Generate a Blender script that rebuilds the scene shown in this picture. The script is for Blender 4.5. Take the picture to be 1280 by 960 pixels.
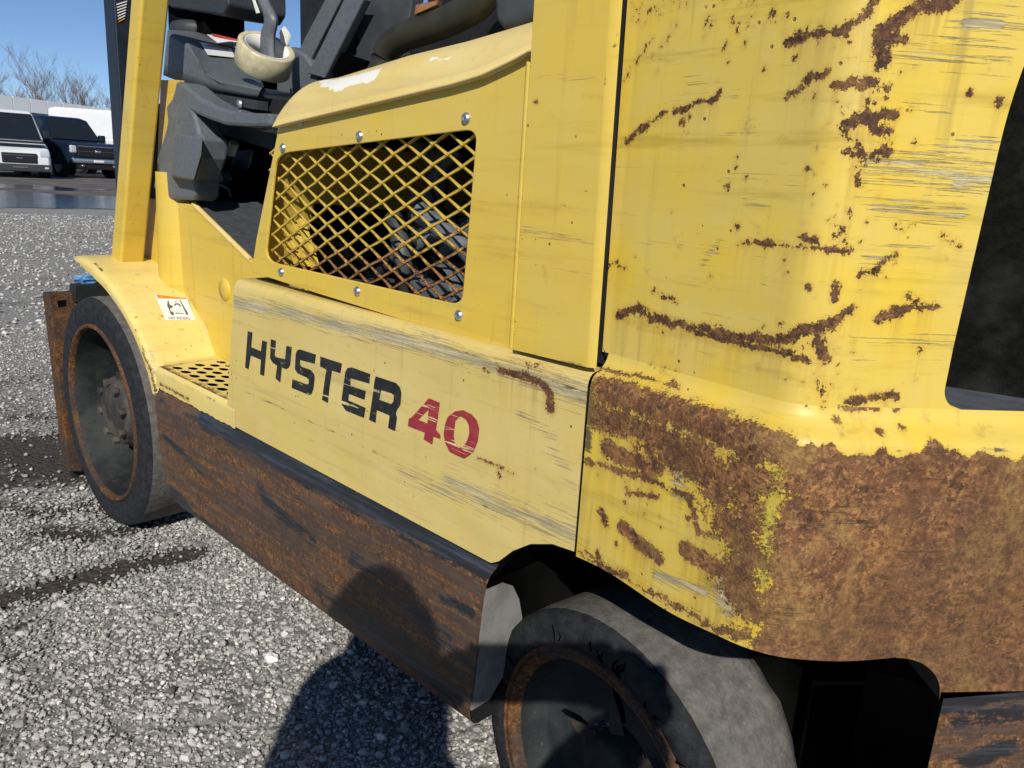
import bpy, bmesh, math, random
import numpy as np
from mathutils import Vector, Matrix
random.seed(7); rng = np.random.default_rng(7)
for o in list(bpy.data.objects): bpy.data.objects.remove(o)
scene = bpy.context.scene
C = scene.collection
R = math.radians

# ------------------------------------------------------------------ camera
CAM = np.array([1.8185, -0.5642, 0.8268]); YAW, PITCH, ROLL, FPX = 0.75727, 0.25919, 0.05566, 970.52
fw = np.array([-math.sin(YAW)*math.cos(PITCH), math.cos(YAW)*math.cos(PITCH), -math.sin(PITCH)])
rt = np.cross(fw, [0, 0, 1]); rt /= np.linalg.norm(rt); up = np.cross(rt, fw)
rt, up = math.cos(ROLL)*rt+math.sin(ROLL)*up, -math.sin(ROLL)*rt+math.cos(ROLL)*up
cd = bpy.data.cameras.new('camera'); cam = bpy.data.objects.new('camera', cd); C.objects.link(cam)
cd.sensor_width = 36; cd.lens = FPX/1280*36; cd.clip_start = .01; cd.clip_end = 2000
M = Matrix(((rt[0], up[0], -fw[0], CAM[0]), (rt[1], up[1], -fw[1], CAM[1]), (rt[2], up[2], -fw[2], CAM[2]), (0, 0, 0, 1)))
cam.matrix_world = M
scene.camera = cam

# ------------------------------------------------------------------ sky, sun, exposure
SAZ, SEL = 44, 34
SUN = np.array([math.sin(R(SAZ))*math.cos(R(SEL)), -math.cos(R(SAZ))*math.cos(R(SEL)), math.sin(R(SEL))])
w = bpy.data.worlds.new('World'); scene.world = w; w.use_nodes = True
nt = w.node_tree; bg = nt.nodes['Background']
sk = nt.nodes.new('ShaderNodeTexSky'); sk.sky_type = 'NISHITA'; sk.sun_disc = False
sk.sun_elevation = R(SEL); sk.sun_rotation = math.atan2(SUN[0], SUN[1]); sk.air_density = .6; sk.dust_density = .05; sk.ozone_density = 4.5
nt.links.new(sk.outputs[0], bg.inputs[0]); bg.inputs[1].default_value = .09
sl = bpy.data.lights.new('sun', 'SUN'); sl.energy = 4.6; sl.angle = R(.53); sl.color = (1, .955, .88)
so = bpy.data.objects.new('sun', sl); C.objects.link(so); so.rotation_euler = Vector(SUN).to_track_quat('Z', 'Y').to_euler(); so.location = (4, -4, 5)
vs = scene.view_settings; vs.view_transform = 'Standard'; vs.look = 'None'; vs.exposure = .10; vs.gamma = 1; vs.use_curve_mapping = False

# ------------------------------------------------------------------ geometry from the camera solve (pixel of the photo + a known plane -> point)
def ray(x, y): return fw+rt*(x-640)/FPX-up*(y-480)/FPX
def hit(x, y, n, c):
    d = ray(x, y); n = np.array(n, float); t = (c-n@CAM)/(n@d); return CAM+t*d
def HY(x, y, Y): return hit(x, y, (0, 1, 0), Y)
def HZ(x, y, Z): return hit(x, y, (0, 0, 1), Z)
def HX(x, y, X): return hit(x, y, (1, 0, 0), X)
def HD(x, y, dist):
    d = ray(x, y); d = d/np.hypot(d[0], d[1]); return CAM+d*dist
def proj(P):
    d = np.asarray(P)-CAM; z = np.maximum(d@fw, 1e-4)
    return np.stack([640+FPX*(d@rt)/z, 480-FPX*(d@up)/z], -1)

# ------------------------------------------------------------------ node helper
class NT:
    def __init__(s, name):
        s.m = bpy.data.materials.new(name); s.m.use_nodes = True; s.t = s.m.node_tree
        s.b = s.t.nodes['Principled BSDF']; s.out = s.t.nodes['Material Output']
        s.tc = s.t.nodes.new('ShaderNodeTexCoord'); s.obj = s.tc.outputs['Object']
    def put(s, sock, v):
        if isinstance(v, (int, float)): sock.default_value = v
        elif isinstance(v, (tuple, list)): sock.default_value = tuple(v)+((1,) if len(v) == 3 and sock.type == 'RGBA' else ())
        else: s.t.links.new(v, sock)
    def mapping(s, scale, vec=None, rot=(0, 0, 0)):
        n = s.t.nodes.new('ShaderNodeMapping'); s.put(n.inputs['Vector'], vec or s.obj); n.inputs['Scale'].default_value = scale; n.inputs['Rotation'].default_value = rot; return n.outputs[0]
    def noise(s, scale, detail=3, rough=.55, vec=None, dist=0):
        n = s.t.nodes.new('ShaderNodeTexNoise'); s.put(n.inputs['Vector'], vec or s.obj)
        n.inputs['Scale'].default_value = scale; n.inputs['Detail'].default_value = detail; n.inputs['Roughness'].default_value = rough; n.inputs['Distortion'].default_value = dist; return n.outputs['Fac']
    def voro(s, scale, vec=None, feature='F1', out='Distance'):
        n = s.t.nodes.new('ShaderNodeTexVoronoi'); n.feature = feature; s.put(n.inputs['Vector'], vec or s.obj); n.inputs['Scale'].default_value = scale; return n.outputs[out]
    def attr(s, name, out='Fac'):
        n = s.t.nodes.new('ShaderNodeAttribute'); n.attribute_name = name; return n.outputs[out]
    def ma(s, op, a, b=0.0, clamp=False):
        n = s.t.nodes.new('ShaderNodeMath'); n.operation = op; n.use_clamp = clamp; s.put(n.inputs[0], a); s.put(n.inputs[1], b); return n.outputs[0]
    def step(s, v, lo, hi, a=0.0, b=1.0):
        n = s.t.nodes.new('ShaderNodeMapRange'); n.interpolation_type = 'SMOOTHSTEP'; s.put(n.inputs[0], v)
        n.inputs[1].default_value = lo; n.inputs[2].default_value = hi; n.inputs[3].default_value = a; n.inputs[4].default_value = b; return n.outputs[0]
    def mix(s, f, a, b, mode='MIX'):
        n = s.t.nodes.new('ShaderNodeMix'); n.data_type = 'RGBA'; n.blend_type = mode
        s.put(n.inputs[0], f); s.put(n.inputs[6], a); s.put(n.inputs[7], b); return n.outputs[2]
    def bump(s, h, strength=.3, dist=.002, normal=None):
        n = s.t.nodes.new('ShaderNodeBump'); s.put(n.inputs['Height'], h); n.inputs['Strength'].default_value = strength; n.inputs['Distance'].default_value = dist
        if normal: s.put(n.inputs['Normal'], normal)
        return n.outputs[0]
    def fin(s, col=None, rough=None, metal=None, bump=None, spec=None):
        if col is not None: s.put(s.b.inputs['Base Color'], col)
        if rough is not None: s.put(s.b.inputs['Roughness'], rough)
        if metal is not None: s.put(s.b.inputs['Metallic'], metal)
        if spec is not None: s.put(s.b.inputs['Specular IOR Level'], spec)
        if bump is not None: s.put(s.b.inputs['Normal'], bump)
        return s.m

def rust_color(n, light=0.0, bloom=.75):
    """layers of scale: dark red-brown crust, orange bloom, ochre speckle, lengthwise and downward smears"""
    a = n.noise(52, 8, .76); b = n.noise(340, 5, .8); c = n.noise(6.5, 5, .68); d = n.noise(17, 6, .72); e = n.noise(120, 5, .75)
    k = 1+light*.45
    col = n.mix(n.step(a, .36, .64), (.040*k, .016*k, .009*k), (.150*k, .062*k, .026*k))
    col = n.mix(n.step(d, .50, .66, 0, bloom), col, n.mix(n.step(e, .4, .6), (.20*k, .080*k, .022*k), (.36*k, .165*k, .042*k)))
    col = n.mix(n.step(b, .54, .70, 0, .35+.45*min(1, light)), col, (.34*k, .215*k, .105*k))
    col = n.mix(n.step(c, .50, .66, 0, .65), col, n.mix(n.step(e, .42, .62), (.075*k, .034*k, .020*k), (.165*k, .085*k, .042*k)))
    col = n.mix(n.step(b, .44, .30, 0, .85), col, (.022, .010, .007))
    for vs_, am in ((430, .55), (210, .34)):
        wn = n.t.nodes.new('ShaderNodeTexNoise'); wn.inputs['Scale'].default_value = vs_*.8; wn.inputs['Detail'].default_value = 4; n.put(wn.inputs['Vector'], n.obj)
        vm = n.t.nodes.new('ShaderNodeVectorMath'); vm.operation = 'MULTIPLY_ADD'; n.put(vm.inputs[0], wn.outputs['Color']); vm.inputs[1].default_value = (2.6/vs_,)*3; n.put(vm.inputs[2], n.obj)
        vn = n.t.nodes.new('ShaderNodeTexVoronoi'); vn.feature = 'SMOOTH_F1'; vn.inputs['Scale'].default_value = vs_; vn.inputs['Smoothness'].default_value = .35; n.put(vn.inputs['Vector'], vm.outputs[0]); bwn = n.t.nodes.new('ShaderNodeRGBToBW'); n.put(bwn.inputs[0], vn.outputs['Color'])
        cr_ = n.mix(n.step(bwn.outputs[0], .25, .45), (.026*k, .012*k, .008*k), n.mix(n.step(bwn.outputs[0], .5, .78), (.15*k, .062*k, .022*k), (.42*k, .215*k, .070*k)))
        col = n.mix(n.ma('MULTIPLY', n.step(n.noise(vs_*.22, 4, .7), .40, .58), am), col, cr_)
    if light > .3:
        col = n.mix(n.step(n.noise(1, 5, .7, vec=n.mapping((26, 26, 5))), .55, .70, 0, .55), col, (.36, .20, .065))
        col = n.mix(n.step(n.noise(3.6, 6, .74), .53, .64, 0, .6), col, n.mix(n.step(b, .42, .6), (.24, .118, .040), (.50, .31, .11)))
        col = n.mix(n.step(n.noise(1, 5, .7, vec=n.mapping((4, 4, 95), rot=(0, R(4), 0))), .615, .65, 0, .75), col, (.040, .022, .015))
        col = n.mix(n.step(n.noise(9.5, 6, .75), .53, .62, 0, .6), col, n.mix(n.step(e, .4, .62), (.19, .105, .030), (.38, .25, .075)))
        col = n.mix(n.step(n.noise(1, 6, .75, vec=n.mapping((11, 11, 2.2))), .52, .66, 0, .6), col, (.115, .050, .018))
        col = n.mix(n.step(n.noise(2.7, 6, .72, dist=.4), .50, .62, 0, .58), col, n.mix(n.step(e, .4, .62), (.055, .026, .012), (.165, .080, .030)))
        col = n.mix(n.step(n.noise(31, 6, .8), .66, .72, 0, .7), col, (.42, .155, .028))
    return col
def mat_paint(name, base, faded, rough=.42, scratch=.5, dirt=.35, pits=.3, vertical=False, rustlight=0.0):
    """worn industrial enamel: attributes rust / scuff / olive / grime hold where this object is worn"""
    n = NT(name)
    ru = n.attr('rust'); sc = n.attr('scuff'); ol = n.attr('olive'); gr = n.attr('grime'); wt = n.attr('white'); st = n.attr('stain')
    big = n.noise(3.1, 4, .6); mid = n.noise(17, 4, .6)
    col = n.mix(n.step(n.ma('ADD', n.ma('MULTIPLY', big, .6), n.ma('MULTIPLY', mid, .4)), .40, .62), base, faded)
    # long thin scratches
    s1 = n.noise(1, 5, .72, vec=n.mapping((9, 9, 330), rot=(0, R(4), 0)))
    s2 = n.noise(1, 4, .7, vec=n.mapping((30, 30, 620), rot=(0, R(-7), 0)))
    gate = n.step(n.noise(7, 3, .5), .5, .68)
    col = n.mix(n.step(n.noise(1, 4, .6, vec=n.mapping((2.2, 2.2, 14))), .42, .66, 0, .38), col, tuple(c*k for c, k in zip(base, (.86, .83, .85))))
    dark = tuple(c*.48 for c in base)
    col = n.mix(n.ma('MULTIPLY', n.step(s1, .67, .73, 0, scratch), gate), col, dark)
    col = n.mix(n.ma('MULTIPLY', n.step(s2, .69, .74, 0, scratch*.8), n.step(n.noise(5, 2), .48, .62)), col, (.78, .74, .58))
    smr = n.noise(1, 5, .68, vec=n.mapping((3.2, 3.2, 46), rot=(0, R(3), 0)))
    col = n.mix(n.step(smr, .52, .70, 0, dirt*.75), col, tuple(c*k for c, k in zip(base, (.60, .60, .75))))
    for ry, sc_, th in ((34, (26, 26, 700), .735), (-52, (30, 30, 800), .745), (12, (16, 16, 760), .715)):
        sx = n.noise(1, 3, .65, vec=n.mapping(sc_, rot=(0, R(ry), 0)))
        col = n.mix(n.ma('MULTIPLY', n.step(sx, th, th+.025, 0, .8*scratch), n.step(n.noise(6+ry*.05, 2), .5, .6)), col, (.16, .115, .045))
    # faint runs of dirt down the face
    dr = n.noise(1, 4, .6, vec=n.mapping((65, 65, 3.5)))
    col = n.mix(n.step(dr, .56, .76, 0, dirt*.55), col, (.30, .19, .05))
    col = n.mix(n.step(n.noise(48, 5, .7), .60, .78, 0, dirt*.6), col, (.27, .19, .06))
    # olive old coat
    o2 = n.step(n.ma('ADD', ol, n.ma('MULTIPLY', n.ma('SUBTRACT', n.noise(55, 4, .7), .5), 1.0)), .45, .62, 0, .85)
    col = n.mix(o2, col, n.mix(n.step(n.noise(90, 3), .4, .6), (.26, .24, .045), (.46, .42, .07)))
    # scrapes down to grey primer, dragged lengthwise
    dv = n.noise(1, 5, .75, vec=n.mapping((10, 10, 560), rot=(0, R(3), 0)))
    sm = n.step(n.ma('ADD', n.ma('MULTIPLY', sc, .62), n.ma('MULTIPLY', n.ma('SUBTRACT', dv, .5), 1.5)), .38, .47)
    scol = n.mix(n.step(n.noise(1, 3, .6, vec=n.mapping((10, 10, 260))), .42, .6), (.20, .195, .18), (.50, .47, .38))
    col = n.mix(n.ma('MULTIPLY', sm, .72), col, scol)
    wm = n.step(n.ma('ADD', wt, n.ma('MULTIPLY', n.ma('SUBTRACT', n.noise(60, 4, .7), .5), .8)), .45, .56)
    col = n.mix(n.ma('MULTIPLY', wm, .92), col, (.80, .78, .72))
    # black grime
    g2 = n.step(n.ma('ADD', gr, n.ma('MULTIPLY', n.ma('SUBTRACT', n.noise(1, 5, .75, vec=n.mapping((26, 26, 170))), .5), 1.3)), .45, .65, 0, .88)
    col = n.mix(g2, col, (.045, .042, .036))
    # pits: tiny rust pin-holes
    pv = n.voro(75); pr = n.noise(11, 2)
    pm = n.ma('MULTIPLY', n.step(pv, .13, .07), n.step(pr, .62-pits*.2, .68-pits*.2))
    dr2 = n.noise(1, 4, .65, vec=n.mapping((150, 150, 3.0)))
    col = n.mix(n.ma('MULTIPLY', n.ma('MULTIPLY', st, n.step(dr2, .40, .62)), .62), col, (.33, .155, .022))
    # rust proper
    fn = n.ma('ADD', n.ma('MULTIPLY', n.ma('SUBTRACT', n.noise(420, 4, .75), .5), .85), n.ma('ADD', n.ma('MULTIPLY', n.ma('SUBTRACT', n.noise(110, 5, .7), .5), .65), n.ma('MULTIPLY', n.ma('SUBTRACT', n.noise(38, 4, .6), .5), .7)))
    rv = n.ma('ADD', ru, fn)
    rm = n.ma('MAXIMUM', n.step(rv, .47, .53), n.ma('MULTIPLY', pm, .9))
    halo = n.ma('MULTIPLY', n.step(rv, .10, .5), n.step(ru, .05, .35))
    col = n.mix(n.ma('MULTIPLY', halo, .30), col, (.40, .21, .035))
    col = n.mix(rm, col, rust_color(n, rustlight, .5))
    ro = n.mix(rm, (rough,)*3, (.74,)*3); ro = n.mix(sm, ro, (.62,)*3)
    crust = n.ma('ADD', n.ma('MULTIPLY', n.noise(240, 5, .78), .6), n.ma('MULTIPLY', n.noise(60, 5, .7), .7))
    hgt = n.ma('ADD', n.ma('MULTIPLY', rm, n.ma('SUBTRACT', crust, 1.0)), n.ma('MULTIPLY', n.noise(22, 3), .12))
    hgt = n.ma('SUBTRACT', hgt, n.ma('MULTIPLY', sm, .16))
    ro = n.mix(n.step(n.noise(5, 5, .7), .4, .7, 0, .35), ro, (.72,)*3)
    nb = n.bump(n.noise(5.5, 2, .4), .22, .012)
    return n.fin(col, ro, 0, n.bump(hgt, .9, .0022, nb), .4)
def mat_plain(name, col, rough=.6, metal=0, var=.25, scale=30, bump=.15, spec=.4, dist=.001):
    n = NT(name); a = n.noise(scale, 5, .65); b = n.noise(scale*.14, 3)
    c = n.mix(n.step(a, .3, .7), tuple(x*(1-var) for x in col), tuple(min(1, x*(1+var)) for x in col))
    c = n.mix(n.step(b, .45, .7, 0, var), c, tuple(x*.7+.03 for x in col))
    return n.fin(c, rough, metal, n.bump(a, bump, dist), spec)

Y_HOOD = mat_paint('yellow_enamel', (.63, .440, .058), (.60, .445, .095), .36, .7, .6, .25)
Y_PALE = mat_paint('faded_yellow_enamel', (.60, .460, .140), (.62, .49, .19), .48, 1.0, .6, .35)
Y_LID = mat_paint('sun_bleached_yellow_enamel', (.66, .50, .17), (.68, .54, .22), .42, .4, .3, .12)
Y_CAST = mat_paint('yellow_cast_iron_enamel', (.66, .465, .048), (.61, .465, .115), .40, 1.0, .9, .45, rustlight=.6)
Y_CAST_UP = mat_paint('yellow_cast_iron_enamel_upper', (.66, .465, .048), (.61, .465, .115), .40, 1.0, .9, .45, rustlight=-.35)
Y_FEND = mat_paint('yellow_fender_enamel', (.70, .545, .165), (.71, .575, .23), .42, .4, .42, .42)
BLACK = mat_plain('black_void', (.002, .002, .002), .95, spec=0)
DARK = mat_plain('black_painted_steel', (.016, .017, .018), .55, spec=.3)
PLASTIC = mat_plain('grey_moulded_plastic', (.105, .118, .130), .45, var=.16, scale=140, bump=.12)
PLASTIC_D = mat_plain('dark_grey_plastic', (.032, .035, .038), .55, var=.2, scale=120)
STEELG = mat_plain('grey_steel_plate', (.085, .085, .08), .55, var=.3, scale=20)
FLOORM = mat_plain('rubber_floor_mat', (.045, .05, .055), .75, var=.25, scale=50)
ZINC = mat_plain('zinc_screw', (.55, .56, .58), .32, .9, var=.2, scale=200)
TAPE = mat_plain('yellowed_tape', (.50, .45, .28), .35, var=.18, scale=60)
CARD = mat_plain('white_label', (.72, .70, .66), .5, var=.06)
INK = mat_plain('black_ink', (.025, .024, .023), .5, var=.1)
ORANGE = mat_plain('orange_ink', (.62, .24, .03), .5, var=.15)
REDINK = mat_plain('red_ink', (.55, .06, .05), .5, var=.15)
BLUEP = mat_plain('blue_plastic', (.07, .19, .38), .5, var=.2)
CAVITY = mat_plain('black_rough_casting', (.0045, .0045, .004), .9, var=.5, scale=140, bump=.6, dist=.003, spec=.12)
CLOTH = mat_plain('dark_jacket', (.03, .035, .05), .85)
SKIN = mat_plain('skin', (.48, .30, .22), .5, var=.08)
WHITEB = mat_plain('white_siding', (.86, .87, .87), .5, var=.03, scale=2)
def mat_rustplate():
    n = NT('rusted_sill_steel'); bl = n.attr('olive')
    col = rust_color(n, -.15, .4)
    lg = n.noise(1, 6, .74, vec=n.mapping((3.5, 3.5, 60), rot=(0, R(3), 0)))
    col = n.mix(n.step(lg, .40, .56, 0, .86), col, (.050, .038, .031))
    col = n.mix(n.step(n.noise(1, 5, .72, vec=n.mapping((5, 5, 42), rot=(0, R(4), 0))), .50, .64, 0, .75), col, (.105, .068, .048))
    col = n.mix(n.step(n.noise(1, 5, .7, vec=n.mapping((4, 4, 36))), .60, .70, 0, .55), col, (.14, .062, .032))
    f = n.ma('ADD', n.ma('MULTIPLY', n.ma('SUBTRACT', n.noise(1, 6, .74, vec=n.mapping((7, 7, 40), rot=(0, R(6), 0))), .5), 1.7), n.ma('MULTIPLY', n.ma('SUBTRACT', n.noise(190, 4, .75), .5), .5))
    pm = n.step(n.ma('ADD', bl, f), .44, .60)
    pc = n.mix(n.step(n.noise(1, 4, .7, vec=n.mapping((6, 6, 150))), .45, .72), (.012, .015, .019), (.046, .056, .072))
    col = n.mix(n.ma('MULTIPLY', pm, .92), col, pc)
    s2 = n.noise(1, 4, .7, vec=n.mapping((16, 16, 620), rot=(0, R(3), 0)))
    col = n.mix(n.step(s2, .66, .72, 0, .45), col, (.24, .19, .15))
    s3 = n.noise(1, 4, .7, vec=n.mapping((9, 9, 420), rot=(0, R(-4), 0)))
    col = n.mix(n.step(s3, .66, .72, 0, .6), col, (.018, .014, .012))
    ro = n.mix(pm, (.55,)*3, (.38,)*3)
    h = n.ma('ADD', n.ma('MULTIPLY', n.noise(200, 4, .7), .5), n.ma('MULTIPLY', pm, .25))
    return n.fin(col, ro, 0, n.bump(h, .4, .0012), .4)
SILLM = mat_rustplate()
def mat_rubber(name, col, dusty):
    n = NT(name); a = n.noise(60, 6, .7); b = n.noise(12, 4)
    c = n.mix(n.step(a, .35, .7), col, tuple(min(1, x*1.7+.01) for x in col))
    c = n.mix(n.step(n.noise(38, 5, .7), .42, .66, 0, dusty*.6), c, (.17, .155, .13))
    c = n.mix(n.step(n.noise(170, 4, .7), .55, .75, 0, dusty*.8), c, (.25, .235, .20))
    h = n.ma('ADD', a, n.ma('MULTIPLY', n.noise(260, 4, .75), .5))
    return n.fin(c, .85, 0, n.bump(h, .6, .003), .25)
RUB_SIDE = mat_rubber('tyre_sidewall_rubber', (.009, .010, .012), .03)
RUB_TREAD = mat_rubber('worn_tread_rubber', (.085, .080, .072), .5)
def mat_rusty(name, light, dark):
    n = NT(name); c = n.mix(n.step(n.noise(6, 4), .42, .6, 0, dark), rust_color(n, light), (.03, .027, .026))
    return n.fin(c, .85, 0, n.bump(n.noise(220, 4, .7), .5, .0012), .3)
RIMR = mat_rusty('rusty_rim_steel', -.7, .75)
CARR = mat_rusty('rusty_carriage_steel', -.8, .7)
def mat_dusty_dark(name, col, dust):
    n = NT(name); a = n.noise(14, 5, .65); b = n.noise(120, 4, .7)
    c = n.mix(n.step(a, .4, .68), col, dust); c = n.mix(n.step(b, .6, .78, 0, .5), c, (.16, .12, .08))
    return n.fin(c, .68, 0, n.bump(b, .3, .0012), .35)
RIMD = mat_dusty_dark('dusty_rim_paint', (.010, .012, .013), (.030, .033, .032))
HUBM = mat_dusty_dark('greasy_hub_iron', (.028, .026, .024), (.10, .085, .07))
def mat_grille():
    n = NT('rusting_yellow_mesh'); ru = n.attr('rust')
    f = n.ma('ADD', n.ma('MULTIPLY', n.ma('SUBTRACT', n.noise(130, 4, .7), .5), 1.1), n.ma('MULTIPLY', n.ma('SUBTRACT', n.noise(420, 3, .7), .5), .7))
    m = n.step(n.ma('ADD', ru, f), .42, .58)
    return n.fin(n.mix(m, (.52, .36, .055), n.mix(n.step(n.noise(260, 3), .4, .6), (.08, .034, .015), (.30, .14, .04))), n.mix(m, (.4,)*3, (.9,)*3), 0, n.bump(n.noise(400, 3), .4, .0008))
GRILLE = mat_grille()
def mat_letter(name, col, wear=.60):
    n = NT(name)
    s1 = n.noise(1, 5, .7, vec=n.mapping((6, 6, 150), rot=(0, R(5), 0)))
    m = n.ma('MAXIMUM', n.step(s1, wear, wear+.02), n.ma('MULTIPLY', n.step(n.noise(130, 5, .75), .63, .67), n.step(n.noise(16, 2), .44, .52)))
    c = n.mix(n.step(n.noise(60, 4, .7), .4, .75, 0, .4), col, tuple(x*1.5+.04 for x in col))
    return n.fin(n.mix(m, c, (.66, .55, .27)), .45, 0, None, .4)
INK_W = mat_letter('worn_black_print', (.011, .012, .014)); RED_W = mat_letter('worn_red_print', (.27, .024, .034), .578)
def mat_stone():
    n = NT('crushed_limestone'); t = n.attr('tone'); f = n.noise(120, 4, .7)
    c = n.mix(t, (.055, .050, .043), (.66, .64, .59)); c = n.mix(n.step(f, .4, .75, 0, .45), c, (.22, .21, .19))
    return n.fin(c, .88, 0, n.bump(f, .4, .001), .25)
STONE = mat_stone()
def mat_ground():
    n = NT('gravel_yard'); mud = n.attr('mud'); far = n.attr('far')
    v = n.voro(70); v2 = n.voro(26); f = n.noise(180, 5, .75); b = n.noise(2.2, 5, .65)
    col = n.mix(n.step(f, .3, .7), (.13, .124, .112), (.38, .37, .345))
    cell = n.t.nodes.new('ShaderNodeTexVoronoi'); cell.inputs['Scale'].default_value = 70; n.put(cell.inputs['Vector'], n.obj)
    bw = n.t.nodes.new('ShaderNodeRGBToBW'); n.put(bw.inputs[0], cell.outputs['Color'])
    col = n.mix(n.step(v, .55, .25, 0, .8), col, n.mix(bw.outputs[0], (.16, .155, .145), (.50, .49, .465)))
    col = n.mix(n.step(b, .5, .68, 0, .55), col, (.13, .12, .11))
    m = n.step(n.ma('ADD', mud, n.ma('MULTIPLY', n.ma('SUBTRACT', n.noise(26, 5, .7), .5), .9)), .42, .62, 0, .92)
    col = n.mix(m, col, n.mix(n.step(f, .4, .7), (.028, .022, .018), (.085, .070, .055)))
    fm = n.step(n.ma('ADD', far, n.ma('MULTIPLY', n.ma('SUBTRACT', n.noise(.7, 5, .6), .5), .5)), .42, .58, 0, .85)
    col = n.mix(fm, col, n.mix(n.step(n.noise(.9, 5, .7), .35, .65), (.055, .048, .045), (.15, .13, .12)))
    h = n.ma('ADD', n.ma('MULTIPLY', v, -.8), n.ma('MULTIPLY', f, .5))
    return n.fin(col, .9, 0, n.bump(h, .8, .012), .2)
GROUND = mat_ground()
def mat_water():
    n = NT('puddle_water'); return n.fin((.035, .035, .04), .10, 0, n.bump(n.noise(7, 4), .35, .03), .6)
WATER = mat_water()

# ------------------------------------------------------------------ mesh helpers
def link(o, parent=None):
    C.objects.link(o)
    if parent is not None: o.parent = parent
    return o
def tag(o, label=None, cat=None, group=None, kind=None):
    for k, v in (('label', label), ('category', cat), ('group', group), ('kind', kind)):
        if v: o[k] = v
    return o
def empty(name, loc=(0, 0, 0), rz=0, label=None, cat=None, group=None):
    o = bpy.data.objects.new(name, None); o.location = loc; o.rotation_euler.z = rz; o.empty_display_size = .1; C.objects.link(o)
    return tag(o, label, cat, group)
class MB:
    def __init__(s): s.v = []; s.f = []; s.sm = []
    def add(s, v, f, smooth=False):
        k = len(s.v); s.v += [tuple(map(float, p)) for p in v]; s.f += [tuple(i+k for i in q) for q in f]; s.sm += [smooth]*len(f); return s
    def hexa(s, a, b):     # two quads of corners
        n = len(a); f = [tuple(range(n))[::-1], tuple(range(n, 2*n))]+[(i, (i+1) % n, n+(i+1) % n, n+i) for i in range(n)]
        return s.add(list(a)+list(b), f)
    def box(s, lo, hi):
        (x0, y0, z0), (x1, y1, z1) = lo, hi
        return s.hexa([(x0, y0, z0), (x1, y0, z0), (x1, y1, z0), (x0, y1, z0)], [(x0, y0, z1), (x1, y0, z1), (x1, y1, z1), (x0, y1, z1)])
    def prism(s, pts, d): return s.hexa([tuple(p) for p in pts], [tuple(np.array(p)+np.array(d)) for p in pts])
    def tube(s, pts, r, n=10, cap=True):
        pts = [np.array(p, float) for p in pts]; rs = r if isinstance(r, (list, tuple)) else [r]*len(pts); V = []; F = []
        ref = np.array([0, 0, 1.0])
        for i, p in enumerate(pts):
            d = pts[min(i+1, len(pts)-1)]-pts[max(i-1, 0)]; d /= np.linalg.norm(d)+1e-9
            a = np.cross(d, ref if abs(d[2]) < .9 else np.array([1.0, 0, 0])); a /= np.linalg.norm(a); b = np.cross(d, a)
            V += [p+rs[i]*(a*math.cos(2*math.pi*k/n)+b*math.sin(2*math.pi*k/n)) for k in range(n)]
        for i in range(len(pts)-1): F += [(i*n+k, i*n+(k+1) % n, (i+1)*n+(k+1) % n, (i+1)*n+k) for k in range(n)]
        s.add(V, F, True)
        if cap: s.add(V[:n], [tuple(range(n))[::-1]]); s.add(V[-n:], [tuple(range(n))])
        return s
    def lathe(s, prof, c, axis='Y', n=64, smooth=True, rfun=None):   # prof (radius, along)
        V = []; F = []; m = len(prof)
        for k in range(n):
            t = 2*math.pi*k/n
            for j, (r, a) in enumerate(prof):
                q = r*(rfun(t, j) if rfun else 1)
                if axis == 'Y': V.append((c[0]+q*math.cos(t), c[1]+a, c[2]+q*math.sin(t)))
                elif axis == 'Z': V.append((c[0]+q*math.cos(t), c[1]+q*math.sin(t), c[2]+a))
                else: V.append((c[0]+a, c[1]+q*math.cos(t), c[2]+q*math.sin(t)))
        for k in range(n):
            k2 = (k+1) % n
            F += [(k*m+j, k*m+j+1, k2*m+j+1, k2*m+j) for j in range(m-1)]
        return s.add(V, F, smooth)
    def build(s, name, mat, parent=None, bevel=0, seg=2, recalc=True):
        me = bpy.data.meshes.new(name); me.from_pydata(s.v, [], s.f); me.polygons.foreach_set('use_smooth', s.sm); me.materials.append(mat)
        if recalc:
            bm = bmesh.new(); bm.from_mesh(me); bmesh.ops.recalc_face_normals(bm, faces=bm.faces); bm.to_mesh(me); bm.free()
        o = link(bpy.data.objects.new(name, me), parent)
        if bevel:
            b = o.modifiers.new('bevel', 'BEVEL'); b.width = bevel; b.segments = seg; b.limit_method = 'ANGLE'; b.angle_limit = R(40)
            for p in me.polygons: p.use_smooth = True
            e = o.modifiers.new('wn', 'WEIGHTED_NORMAL')
        return o
def set_attrs(me, d):
    for k, v in d.items():
        a = me.attributes.new(k, 'FLOAT', 'POINT'); a.data.foreach_set('value', np.asarray(v, np.float32))
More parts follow.
